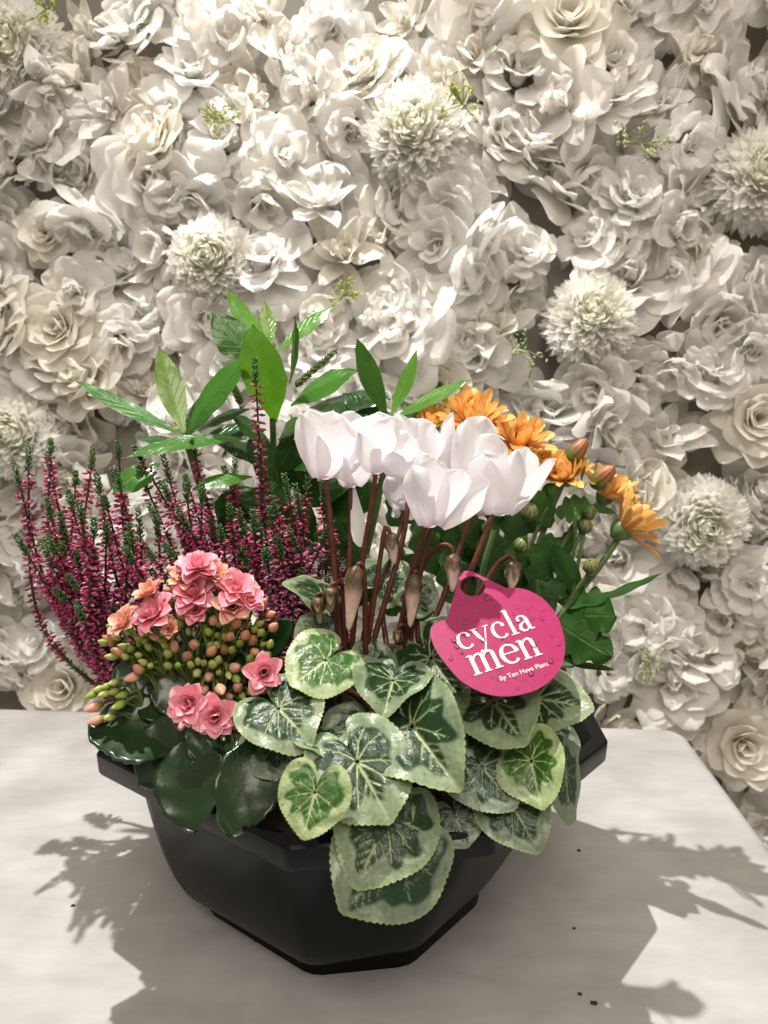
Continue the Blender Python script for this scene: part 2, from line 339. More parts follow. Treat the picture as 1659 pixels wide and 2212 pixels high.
# ------------------------------------------------------------------ the setting: table, wall board
TB0, TB1 = np.array([-.391, .718]), np.array([.284, .668])
ex = N(np.append(TB1 - TB0, 0)); ey = np.array([-ex[1], ex[0], 0])
def T(u, v, z=0): return np.array([TB1[0], TB1[1], 0]) + ex * u + ey * v + np.array([0, 0, z])
b = bmesh.new(); pts = []
rc = .022
for (cu, cv, a0) in ((-rc, -rc, 0), (-.95 + rc, -rc, 90), (-.95 + rc, -.60 + rc, 180), (-rc, -.60 + rc, 270)):
    for k in range(7):
        a = math.radians(a0 + k * 15); pts.append(T(cu + rc * math.cos(a), cv + rc * math.sin(a)))
f = b.faces.new([b.verts.new(p) for p in pts]); b.normal_update()
r_ = bmesh.ops.extrude_face_region(b, geom=[f]); bmesh.ops.translate(b, verts=[v for v in r_['geom'] if isinstance(v, bmesh.types.BMVert)], vec=(0, 0, -.036))
bmesh.ops.recalc_face_normals(b, faces=b.faces)
bmesh.ops.bevel(b, geom=[e_ for e_ in b.edges if abs(e_.verts[0].co.z) < 1e-5 and abs(e_.verts[1].co.z) < 1e-5 and len(e_.link_faces) == 2], offset=.011, segments=6, profile=.5, affect='EDGES')
me = bpy.data.meshes.new('table'); b.to_mesh(me); b.free(); me.materials.append(M['table'])
table = obj('table', me); tag(table, 'pale grey wood-print table with rounded edge under the planter', 'table')
for p_ in me.polygons: p_.use_smooth = abs(p_.normal.z) < .99

WN = N((-.074, -1, 0)); WX = N((1, -.074, 0)); WZ = np.array([0, 0, 1.0])
def wall_pt(x, z, d=0): return np.array([x, .815 - .074 * x, z]) + WN * d
wv = [wall_pt(-.75, -.55), wall_pt(.75, -.55), wall_pt(.75, 1.0), wall_pt(-.75, 1.0)]
wv = wv + [p - WN * .02 for p in wv]
M['board'] = mat_simple('cloth_board', (.20, .19, .165), .9, nscale=40, bump=.3)
wall = obj('wall', mesh('wall', wv, [(0, 1, 2, 3), (7, 6, 5, 4), (0, 4, 5, 1), (1, 5, 6, 2), (2, 6, 7, 3), (3, 7, 4, 0)], M['board'], smooth=False), kind='structure')

# ------------------------------------------------------------------ flower wall: prototypes (lists of petals in flower space, axis +Z)
def petal_verts(az, r0, phi, L, Wd, pf, z0=0.0, **k):
    V, F, uv, _ = blade(L, Wd, pf, **k)
    rad = np.array([math.cos(az), math.sin(az), 0]); ax = np.array([0, 0, 1.0]); p = math.radians(phi)
    y = rad * math.sin(p) + ax * math.cos(p); z = ax * math.sin(p) - rad * math.cos(p); x = np.cross(y, z)
    return V @ np.stack([x, y, z], 1).T + rad * r0 + ax * z0, F, uv
def proto_ruffled(seed, rings, mat, pf=P_ROUND):
    rr = np.random.default_rng(seed); out = []
    for (n, r0, phi, L, Wd, z0, cup, ruf) in rings:
        a0 = rr.random() * 6.28
        for k in range(n):
            V, F, uv = petal_verts(a0 + k * 6.283 / n + rr.normal(0, .12), r0, phi + rr.normal(0, 10), L * rr.uniform(.85, 1.15), Wd * rr.uniform(.85, 1.12), pf, z0 + rr.normal(0, .002), nu=11, nv=9,
                                   bend=rr.normal(.15, .32), bend2=rr.normal(-.5, .5), cup=cup + rr.normal(0, .15), ruffle=ruf * 1.15, rip=rr.uniform(.01, .04), rn=rr.uniform(3, 6), rk=rr.uniform(.6, 1.6), ph=rr.random() * 6.28, twist=rr.normal(0, .25), notch=rr.uniform(0, .08))
            out.append(mesh('silk_petal', V, F, M[mat], uv))
    for k in range(7):
        V, F, uv = petal_verts(k * 2.4 + .4, .003 * (k % 3), abs(rr.normal(12, 16)), rr.uniform(.014, .023), rr.uniform(.012, .019), pf, .002, nu=8, nv=7, bend=rr.normal(.2, .5), bend2=rr.normal(-.3, .6), cup=rr.uniform(.2, .9), ruffle=.10, rk=.8, ph=k * 2., twist=rr.normal(0, .5))
        out.append(mesh('silk_petal', V, F, M[mat], uv))
    return out
def proto_rose(seed, mat, s=1.0):
    rr = np.random.default_rng(seed); out = []; n = 19
    for k in range(n):
        t = k / (n - 1); phi = 4 + 70 * t ** 1.35; L = (.024 + .019 * t) * s; Wd = (.022 + .034 * min(1, t * 1.6)) * s
        V, F, uv = petal_verts(k * 2.399 + rr.normal(0, .1), .002 + .008 * t, phi + rr.normal(0, 3), L, Wd, P_ROUND, .004 - .004 * t, nu=14, nv=13,
                               bend=-.15 * t - .1, bend2=-.35 - 1.0 * t, cup=1.25 - .75 * t, ruffle=.02 + .03 * t, rk=.8, ph=rr.random() * 6.28, notch=rr.uniform(-.04, .03))
        out.append(mesh('silk_petal', V, F, M[mat], uv))
    return out
def proto_pompom(seed, mat='silk_pompom', s=1.0, wide=1.0):
    rr = np.random.default_rng(seed); ms = Mesher(); n = 620
    for k in range(n):
        t = (k + .5) / n; phi = math.acos(1 - t * 1.7); az = k * 2.39996 + rr.normal(0, .06)
        rad = np.array([math.cos(az), math.sin(az), 0]); d = rad * math.sin(phi) + np.array([0, 0, 1]) * math.cos(phi)
        L = (.014 + .010 * t) * s * rr.uniform(.85, 1.15); y = N(d + rr.normal(0, .20, 3) - np.array([0, 0, .15 * t])); zz = N(np.array([0, 0, 1]) * math.sin(phi) - rad * math.cos(phi) + rr.normal(0, .2, 3))
        V, F, _, _ = blade(L, .0068 * s * wide * rr.uniform(.8, 1.2), P_POINT, nu=5, nv=3, bend=rr.normal(.45, .4), fold=.4)
        cc = np.array([.94, .93, .90]) + (1 - t) ** 5 * np.array([-.01, .0, -.08])
        ms.add(V @ frame(y, zz).T + d * .019 * s, F, cc)
    iv, jf = ico(); me2 = mesh('pompom_core', iv * .024 * s, jf, M['silk_cream'])
    return [ms.mesh('pompom_petals', M[mat]), me2]
def core_mesh(mat='silk_ivory'):
    V, F = lathe([(.0005, -.006), (.007, -.004), (.008, .001), (.005, .004), (.0008, .006)], 10); return mesh('flower_core', V, F, M[mat])
CORE = core_mesh()
PROTO = {
 'peony': [proto_ruffled(11, [(7, .008, 82, .046, .044, -.004, .35, .06), (7, .006, 58, .037, .036, 0, .5, .07), (6, .004, 34, .030, .030, .003, .6, .08), (4, .002, 12, .024, .024, .006, .7, .1)], 'silk_white'),
           proto_ruffled(12, [(6, .008, 85, .048, .048, -.004, .2, .06), (6, .006, 62, .040, .038, 0, .45, .08), (6, .004, 40, .030, .030, .003, .6, .09), (5, .002, 16, .022, .024, .006, .8, .1)], 'silk_cool'),
           proto_ruffled(13, [(8, .008, 76, .042, .038, -.004, .35, .07), (7, .006, 50, .034, .034, 0, .5, .08), (6, .004, 28, .027, .028, .003, .7, .1)], 'silk_cream')],
 'gardenia': [proto_ruffled(21, [(6, .006, 88, .052, .046, -.004, .15, .04), (6, .005, 66, .042, .038, 0, .3, .06), (5, .003, 36, .030, .026, .003, .6, .08), (3, .001, 10, .024, .020, .006, .9, .06)], 'silk_white', P_OVATE),
              proto_ruffled(22, [(5, .006, 84, .050, .048, -.004, .15, .05), (5, .005, 60, .040, .042, 0, .35, .06), (4, .003, 30, .028, .028, .003, .6, .09)], 'silk_cool', P_OBOV)],
 'lily': [proto_ruffled(31, [(6, .004, 72, .052, .026, -.004, .45, .05), (6, .003, 46, .042, .022, 0, .5, .06), (5, .002, 20, .028, .016, .003, .6, .06)], 'silk_white', P_POINT),
          proto_ruffled(32, [(7, .005, 66, .046, .022, -.004, .5, .05), (6, .003, 38, .036, .020, 0, .55, .06), (5, .002, 14, .026, .016, .004, .7, .06)], 'silk_cream', P_OVATE)],
 'hydrangea': [proto_ruffled(41, [(8, .016, 96, .030, .032, -.004, .2, .05), (9, .018, 74, .026, .028, .004, .3, .06), (8, .013, 50, .024, .026, .010, .35, .07), (6, .006, 24, .022, .024, .014, .4, .08)], 'silk_white', P_OBOV),
               proto_ruffled(42, [(9, .016, 90, .032, .030, -.004, .2, .06), (8, .016, 64, .027, .028, .006, .3, .07), (7, .009, 36, .024, .025, .012, .45, .08)], 'silk_cool', P_ROUND)],
 'rose': [proto_rose(51, 'silk_ivory'), proto_rose(52, 'silk_cream')],
 'pompom': [proto_pompom(61), proto_pompom(62, wide=1.3)],
}
def put_flower(kind, var, P, nrm, rot, s, label, cat='flower', group='silk flowers of the flower wall'):
    o = thing('silk_' + kind, P, label, cat, group)
    z = N(nrm); x = N(np.cross([0, 0, 1.0], z)); y = np.cross(z, x); c, q = math.cos(rot), math.sin(rot)
    Mx = np.stack([x * c + y * q, -x * q + y * c, z], 1)
    o.matrix_world = mat4(Mx, P, s)
    for me_ in PROTO[kind][var]:
        obj(('core' if 'core' in me_.name else 'petals') if kind == 'pompom' else 'petal', me_, o, 'stuff' if kind == 'pompom' and 'core' not in me_.name else None)
    if kind != 'pompom': obj('core', CORE, o)
    return o
def wall_at(x, y, d):                # the wall point seen in a direction, d in front of the board
    r = ray(x, y); p0 = wall_pt(0, 0, d); t = ((p0 - CAM) @ WN) / (r @ WN); return CAM + r * t
LAND = [ # kind, variant, x, y, depth, scale, tilt(x,z), label, short landmark phrase
 ('pompom', 0, 893, 292, .050, 1.12, (.0, .1), 'large cream silk pompom high above the white cyclamen', 'the pompom high above the cyclamen'),
 ('pompom', 1, 460, 562, .045, 1.0, (.05, .0), 'white silk pompom above the tall green leaf rosette', 'the pompom above the green leaves'),
 ('pompom', 0, 1275, 690, .045, 1.0, (-.05, .3), 'cream silk pompom above the orange chrysanthemums', 'the pompom above the orange chrysanthemums'),
 ('pompom', 1, 1512, 1130, .052, 1.0, (-.1, -.05), 'white silk pompom beside the lowest orange chrysanthemum', 'the pompom beside the lowest chrysanthemum'),
 ('pompom', 0, 36, 105, .045, 1.08, (.15, -.1), 'yellowish silk pompom in the top left corner', 'the corner pompom at top left'),
 ('pompom', 1, 40, 940, .050, 1.02, (.1, .1), 'cream silk pompom just above the left heather tips', 'the pompom above the heather tips'),
 ('pompom', 0, 1645, 385, .045, 1.05, (-.1, .1), 'cream silk pompom cut by the right picture edge', 'the pompom at the right edge'),
 ('rose', 0, 140, 715, .045, 1.12, (.05, .12), 'open ivory silk rose on the left, above the heather', 'the left rose above the heather'),
 ('rose', 1, 1225, 62, .045, 1.10, (-.05, .22), 'ivory silk rose at the top of the wall', 'the rose at the top'),
 ('rose', 1, 1625, 905, .045, 1.05, (-.1, .05), 'cream silk rose at the right edge, level with the chrysanthemums', 'the rose level with the chrysanthemums'),
 ('rose', 0, 1600, 1600, .050, 1.05, (-.15, .1), 'ivory silk rose beyond the rear right table corner', 'the rose beyond the table corner'),
 ('rose', 1, 945, 835, .040, 1.05, (.0, .1), 'cream silk rose half hidden by green leaf tips left of the chrysanthemums', 'the rose behind the leaf tips'),
 ('rose', 1, 110, 508, .040, .72, (.1, .0), 'small ivory silk rose near the left edge', 'the small left rose'),
 ('rose', 0, 150, 1480, .045, 1.1, (.1, .3), 'ivory silk rose low beside the heather stems, above the table', 'the low rose beside the heather'),
]
lpos = []
for (k, v, x, y, d, s, tl, lab, ph) in LAND:
    if k == 'pompom': s *= 1.24; d += .016
    P = wall_at(x, y, d - .02); lpos.append((np.array([P[0], P[2]]), ph))
    put_flower(k, v, P, WN + np.array([tl[0], 0, tl[1]]), R.random() * 6.28, s, lab, 'flower')
NICE = {'peony': 'ruffled white silk peony', 'gardenia': 'open white silk gardenia', 'lily': 'pointed white silk lily', 'hydrangea': 'rounded white silk hydrangea'}
gen = []
sp = .0485; row = 0; z = -.30
z = -.26
while z < .72:
    x = -.46 + (row % 2) * sp * .5
    while x < .46:
        px, pz = x + R.normal(0, .013), z + R.normal(0, .013)
        if min(np.linalg.norm(q - np.array([px, pz])) for q, _ in lpos) > .045 and not (pz < -.02 and px < .22): gen.append((px, pz))
        x += sp
    z += sp * .88; row += 1
cnt = {}
kinds = ['peony', 'gardenia', 'lily', 'hydrangea', 'lily', 'peony', 'gardenia', 'hydrangea', 'hydrangea']
recs = []
for (px, pz) in gen:
    k = kinds[int(R.integers(len(kinds)))]; dl = [np.linalg.norm(q - np.array([px, pz])) for q, _ in lpos]; i = int(np.argmin(dl)); q, ph = lpos[i]
    a = math.degrees(math.atan2(pz - q[1], px - q[0])) % 360
    dr = ['right of', 'above right of', 'above', 'above left of', 'left of', 'below left of', 'below', 'below right of'][int((a + 22.5) // 45) % 8]
    recs.append([k, px, pz, dl[i], dr, ph])
ORD = ['closest', 'second closest', 'third closest', 'fourth closest', 'fifth closest', 'sixth closest', 'seventh closest', 'eighth closest', 'ninth closest', 'tenth closest']
for r in sorted(recs, key=lambda r: r[3]):
    key = (r[0], r[4], r[5]); i = cnt.get(key, 0); cnt[key] = i + 1
    lab = f"{NICE[r[0]]} {ORD[min(i, 9)]} {r[4]} {r[5]}"
    k = r[0]; v = int(R.integers(len(PROTO[k])))
    put_flower(k, v, wall_pt(r[1], r[2], R.uniform(.006, .040)), WN + np.array([R.normal(0, .55), 0, R.normal(.06, .55)]), R.random() * 6.28, R.uniform(.74, 1.14), lab)
# yellow-green filler sprigs between the silk flowers
def sprig(x, y, d, s, seed, label, yellow):
    rr = np.random.default_rng(seed); P = wall_at(x, y, d); o = thing('filler_sprig', P, label, 'sprig', 'green sprigs in the flower wall')
    ms = Mesher(); bs = Mesher(); iv, jf = ico()
    g = np.array([.42, .50, .10]) if yellow else np.array([.40, .46, .22])
    for k in range(9):
        d3 = N(WN * .5 + WX * rr.normal(0, .8) + WZ * rr.normal(0, .8)); L = s * rr.uniform(.014, .026)
        V, F = tube([(0, 0, 0), d3 * L * .6 + rr.normal(0, .001, 3), d3 * L], [.0007, .0005], 5, 5); ms.add(V, F, g * .6)
        for j in range(5):
            q = d3 * L * rr.uniform(.55, 1.02) + rr.normal(0, .0028, 3); e3 = N(rr.normal(0, 1, 3) + d3)
            V = (iv * np.array([.0010, .0010, .0024]) * s) @ frame(np.cross(e3, [.3, .5, .1]), e3).T + q; bs.add(V, jf, g * rr.uniform(.8, 1.2))
    obj('stem', ms.mesh('sprig_stem', M['sprig']), o); obj('buds', bs.mesh('sprig_buds', M['sprig']), o, 'stuff')
for a in ((480, 265, .075, 1.0, 1, 'bright yellow-green sprig above the ruffled flowers, upper left', True), (1385, 312, .07, 1.1, 2, 'pale green bud sprig at upper right', False),
          (1000, 225, .075, 1.0, 3, 'yellow-green sprig touching the pompom high above the cyclamen', True), (1138, 757, .07, .9, 4, 'pale sprig left of the pompom above the chrysanthemums', False),
          (1402, 1425, .07, .9, 5, 'pale green sprig low on the wall, right of the tag', False), (742, 640, .06, .9, 6, 'yellow-green sprig right of the tall leaf rosette', True), (100, 20, .07, .9, 7, 'yellow-green sprig at the top left corner', True)):
    sprig(*a)

# ------------------------------------------------------------------ planter bowl
RIM = np.array([(-.158, .386), (-.042, .298), (.049, .310), (.127, .401)]); BC = np.array([-.013, .438])
RIM = np.vstack([RIM, 2 * BC - RIM]); BASE = BC + np.array([-.009, -.002]) + (RIM - BC) * .585
def chamfer(P, d):
    out = []
    for i in range(len(P)):
        a, c, e_ = P[i - 1], P[i], P[(i + 1) % len(P)]
        out += [c + (a - c) / np.linalg.norm(a - c) * d, c + (2 * c - a - e_) * -.0 + ((a - c) / np.linalg.norm(a - c) + (e_ - c) / np.linalg.norm(e_ - c)) * d * .28, c + (e_ - c) / np.linalg.norm(e_ - c) * d]
    return np.array(out)
def grow(P, m):                       # move outward by about m
    d = P - BC; return P + d / np.linalg.norm(d, axis=1)[:, None] * m
def loft(loops, name, mat, cap0=False, cap1=False):
    n = len(loops[0][0]); V = np.concatenate([np.column_stack([p, np.full(n, z)]) for p, z in loops]); F = [tuple(f) for f in grid_faces(len(loops), n, True)]
    if cap0: F.append(tuple(range(n))[::-1])
    if cap1: F.append(tuple(range((len(loops) - 1) * n, len(loops) * n)))
    me_ = mesh(name, V - np.array([BC[0], BC[1], 0]), F, mat, smooth=False)
    return me_
bowl = thing('planter_bowl', (BC[0], BC[1], 0), 'black plastic octagonal planter bowl standing on the pale table', 'planter')
def corner_smooth(o, ang=38):
    me_ = o.data
    for p in me_.polygons: p.use_smooth = True
    try: me_.set_sharp_from_angle(angle=math.radians(ang))
    except Exception: pass
BIN = grow(RIM, -.017); lo = []
for t in np.linspace(0, 1, 17) ** 1.6:
    ex_ = np.array([.42, .50, .75, .85, .75, .5, .5, .45])[:, None]
    lo.append((chamfer(BASE + (BIN - BASE) * (t ** ex_), .006 + .006 * t), .010 + (.1005 - .010) * t))
lo_in = [(grow(p, -.0025), z) for p, z in lo[::-1]]
body = obj('body', loft(lo + lo_in, 'bowl_body', M['plastic'], cap1=True), bowl); corner_smooth(body, 30)
rim_l = [(chamfer(BIN, .012), .0985), (chamfer(RIM, .0025), .0992), (chamfer(grow(RIM, .0008), .0025), .1005), (chamfer(grow(RIM, .0015), .0025), .1105), (chamfer(grow(RIM, .0005), .0025), .1118), (chamfer(grow(RIM, -.0075), .0025), .1118), (chamfer(grow(RIM, -.0085), .0025), .1105), (chamfer(grow(RIM, -.0165), .008), .0995)]
rim = obj('rim', loft(rim_l, 'bowl_rim', M['plastic']), bowl); corner_smooth(rim, 30)
foot_l = [(chamfer(grow(BASE, -.006), .006), 0.0), (chamfer(grow(BASE, -.0015), .006), .0005), (chamfer(grow(BASE, -.001), .006), .0095), (chamfer(grow(BASE, -.004), .006), .0105)]
foot = obj('foot', loft(foot_l, 'bowl_foot', M['plastic'], True, True), bowl); corner_smooth(foot, 30)
# soil: a lumpy sheet inside the rim
ms = Mesher(); nr, ns = 26, 72; out_p = grow(RIM, -.012)
th = np.linspace(0, 2 * math.pi, ns, endpoint=False); rad = []
for a in th:
    d = np.array([math.cos(a), math.sin(a)]); best = 9
    for i in range(8):
        p, q = out_p[i] - BC, out_p[(i + 1) % 8] - BC; e_ = q - p; den = d[0] * e_[1] - d[1] * e_[0]
        if abs(den) > 1e-9:
            t = (p[0] * e_[1] - p[1] * e_[0]) / den; s = (p[0] * d[1] - p[1] * d[0]) / den
            if t > 0 and -1e-6 <= s <= 1 + 1e-6: best = min(best, t)
    rad.append(best)
V = []
for i in range(nr):
    f_ = (i + .3) / (nr - .7)
    for j, a in enumerate(th):
        h = .096 + .008 * (1 - f_ ** 2) + R.normal(0, .0012)
        V.append((rad[j] * f_ * math.cos(a) + R.normal(0, .0008), rad[j] * f_ * math.sin(a) + R.normal(0, .0008), h))
soil = obj('potting_soil', mesh('potting_soil', V, grid_faces(nr, ns, True), M['soil'])); soil.location = (BC[0], BC[1], 0)
tag(soil, 'dark potting soil filling the planter bowl', 'soil', kind='stuff')

# ------------------------------------------------------------------ broad-leaved evergreen behind
UPF = N((0, -.55, .85)); FW = np.array([0, -1.0, .25]); UP = np.array([0, 0, 1.0])
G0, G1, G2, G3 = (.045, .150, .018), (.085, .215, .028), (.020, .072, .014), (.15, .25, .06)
base_s = np.array([-.045, .535, .10])
shrub = thing('evergreen_shrub', base_s, 'glossy green shrub with lance-shaped leaves rising behind the heather', 'plant')
SK = [ # base, tip (x, y, depth), width px, facing, bend, colour
 ((595, 912, .47), (546, 700, .43), 100, (-.15, -1, .35), -.35, G1),
 ((560, 800, .475), (459, 676, .475), 84, (.1, -1, .5), -.3, G0),
 ((580, 760, .485), (491, 625, .50), 46, (.3, -.8, .6), .15, G1),
 ((588, 745, .495), (571, 650, .51), 32, (.3, -1, .1), .2, G3),
 ((598, 760, .485), (720, 661, .50), 46, (-.3, -.8, .7), -.2, G1),
 ((625, 830, .465), (637, 680, .45), 46, (-.85, -.5, .2), .25, G0),
 ((628, 876, .465), (772, 800, .45), 82, (-.2, -.7, .8), -.45, G0),
 ((398, 940, .455), (160, 820, .46), 40, (.2, -.75, .75), .12, G0),
 ((397, 934, .455), (343, 748, .47), 58, (.25, -1, .1), .35, G3),
 ((405, 936, .455), (537, 768, .45), 70, (-.35, -.9, .45), -.45, G0),
 ((430, 930, .46), (540, 884, .45), 46, (0, -.6, .9), -.5, G2),
 ((533, 948, .46), (270, 990, .42), 62, (.05, -.5, 1), -.55, G0),
 ((345, 1000, .44), (243, 1068, .42), 74, (-.1, -.8, .7), -.5, G0),
 ((545, 1030, .45), (415, 1058, .43), 44, (0, -.7, .8), -.6, G0),
 ((838, 905, .465), (771, 731, .455), 50, (.3, -1, .25), .2, G0),
 ((842, 903, .465), (900, 757, .475), 38, (-.5, -.8, .2), .2, G1),
 ((845, 908, .465), (1016, 820, .455), 46, (-.1, -.6, .8), -.25, G1),
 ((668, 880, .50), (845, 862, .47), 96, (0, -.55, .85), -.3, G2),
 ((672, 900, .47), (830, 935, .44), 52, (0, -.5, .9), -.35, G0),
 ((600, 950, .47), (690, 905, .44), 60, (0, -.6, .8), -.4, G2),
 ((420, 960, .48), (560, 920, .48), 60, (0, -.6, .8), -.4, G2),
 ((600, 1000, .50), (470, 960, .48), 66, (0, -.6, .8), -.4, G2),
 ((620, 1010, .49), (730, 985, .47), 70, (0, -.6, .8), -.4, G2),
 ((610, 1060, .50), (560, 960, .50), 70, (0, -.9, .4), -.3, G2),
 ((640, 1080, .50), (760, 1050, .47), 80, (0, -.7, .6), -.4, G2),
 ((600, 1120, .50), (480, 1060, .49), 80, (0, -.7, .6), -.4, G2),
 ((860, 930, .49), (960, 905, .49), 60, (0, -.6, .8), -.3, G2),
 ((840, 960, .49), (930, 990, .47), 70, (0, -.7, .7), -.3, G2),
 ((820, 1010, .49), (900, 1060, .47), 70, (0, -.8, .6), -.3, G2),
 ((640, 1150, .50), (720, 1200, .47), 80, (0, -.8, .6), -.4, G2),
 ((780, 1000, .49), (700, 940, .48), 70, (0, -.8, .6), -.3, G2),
 ((585, 960, .475), (500, 900, .455), 56, (.1, -.7, .7), -.4, G2), ((600, 965, .475), (650, 905, .455), 60, (-.1, -.8, .6), -.3, G0), ((590, 1010, .47), (535, 950, .46), 60, (.1, -.9, .4), -.3, G2), ((600, 1020, .47), (640, 950, .46), 62, (0, -.9, .4), -.3, G2),
 ((400, 955, .46), (300, 950, .44), 46, (0, -.5, .9), -.3, G2), ((400, 950, .47), (470, 830, .49), 52, (-.2, -.9, .3), -.2, G2), ((845, 915, .47), (930, 870, .48), 50, (0, -.7, .6), -.2, G2), ((832, 915, .47), (740, 850, .48), 56, (.1, -.7, .6), -.2, G2),
]
rs_ = np.random.default_rng(23)
for k in range(22):
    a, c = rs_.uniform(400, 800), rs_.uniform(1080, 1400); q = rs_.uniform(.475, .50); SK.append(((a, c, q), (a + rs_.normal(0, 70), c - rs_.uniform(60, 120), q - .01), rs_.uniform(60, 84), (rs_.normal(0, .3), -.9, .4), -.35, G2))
for i, (b_, t_, wpx, nh, bend, c) in enumerate(SK):
    b_ = (b_[0], b_[1], b_[2] + .035); t_ = (t_[0], t_[1], t_[2] + .035)
    B, Tp = U(*b_), U(*t_); Wm = 1.04 * wpx * mpp(.5 * (B + Tp))
    V, F, uv = set_blade(B, Tp, nh, Wm, P_LANCE, nu=26, nv=13, bend=bend, cup=.12, fold=-.16, ruffle=.018, rk=3.0, ph=i * 1.3)
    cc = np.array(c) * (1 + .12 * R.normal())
    lf = obj('leaf', mesh('evergreen_leaf', V - base_s, F, M['skimmia'], uv, np.broadcast_to(cc, (len(V), 3))), shrub)
    if i < 19: droplets(V, F, 26, base_s, lf, 100 + i, .00025, .0006)
for pts_, r in (([(589, 905, .47), (592, 1000, .485), (600, 1200, .495), (620, 1560, .50)], .0027), ([(399, 940, .455), (420, 1010, .47), (480, 1200, .485), (600, 1560, .50)], .0028), ([(841, 905, .465), (835, 980, .475), (790, 1200, .49), (690, 1560, .50)], .0026), ([(590, 905, .47), (588, 820, .475), (586, 745, .49)], .003)):
    V, F = tube([U(p[0], p[1], p[2] + .035) for p in pts_], [r * .8, r], 24, 9); obj('stem', mesh('shrub_stem', V - base_s, F, M['green_stem']), shrub)
for (b_, t_) in (((640, 832, .49), (727, 756, .50)), ((520, 870, .48), (498, 818, .48))):   # scaly flower-bud spikes
    A, B = U(b_[0], b_[1], b_[2] + .03), U(t_[0], t_[1], t_[2] + .03); ms = Mesher(); V, F = tube([A, B], [.0013, .0008], 8, 6); ms.add(V, F, (.09, .14, .035)); d = N(B - A); L = np.linalg.norm(B - A)
    for k in range(60):
        t = k / 60; rad_ = N(np.cross(d, [math.cos(k * 2.4), math.sin(k * 2.4), .3])); iv, jf = ico()
        e3 = N(rad_ + d * .9); V = (iv * np.array([.0008, .0008, .0019])) @ frame(np.cross(e3, [.3, .5, .1]), e3).T + A + d * L * t + rad_ * .0016 * (1 - t * .5); ms.add(np.asarray(V), np.column_stack([jf, jf[:, 2]]), np.array((.13, .20, .045)) * R.uniform(.7, 1.3))
    Fm = np.concatenate(ms.F); me_ = mesh('bud_spike', np.concatenate(ms.V) - base_s, [tuple(dict.fromkeys(f)) for f in Fm.tolist()], M['sprig'], col=np.concatenate(ms.C)); obj('bud_spike', me_, shrub)

# ------------------------------------------------------------------ heather
HB = np.array([-.105, .485, .095])
heather = thing('heather', HB, 'bushy heather with magenta florets and green tips on the left', 'plant')
def spindle(nk=5):
    V, F = lathe([(.02, 0), (.75, .28), (1.0, .5), (.6, .82), (.03, 1.0)], nk); return V, F
SPV, SPF = spindle()
TIPS = [(46, 990), (63, 955), (81, 961), (116, 975), (98, 1090), (140, 1060), (152, 1012), (182, 1100), (200, 1020), (218, 982), (245, 955), (230, 1080), (262, 1040), (282, 1105), (300, 1000), (325, 955), (355, 965), (340, 1045), (372, 1090), (409, 1027), (417, 945),
        (440, 1060), (400, 1120), (470, 1010), (478, 1174), (516, 1071), (500, 990), (540, 985), (548, 772), (575, 1000), (592, 1080), (620, 1020), (651, 1065), (642, 1130), (682, 1000), (702, 1030), (604, 1150), (562, 1130), (692, 1120), (125, 1170), (176, 1200), (240, 1180), (305, 1170), (362, 1180), (150, 1120), (420, 1190), (530, 1180), (655, 1180), (450, 1120), (715, 1080),
        *[(int(60 + 650 * a), int(1075 + 170 * b_)) for a, b_ in np.random.default_rng(77).random((38, 2))],
        (105, 1215), (120, 1262), (150, 1290), (165, 1330), (190, 1370), (215, 1400), (140, 1235), (182, 1262), (230, 1330), (95, 1150),
        (255, 1000), (385, 1050), (490, 1080), (320, 1110), (580, 1190), (620, 1230), (690, 1230), (190, 1130)]
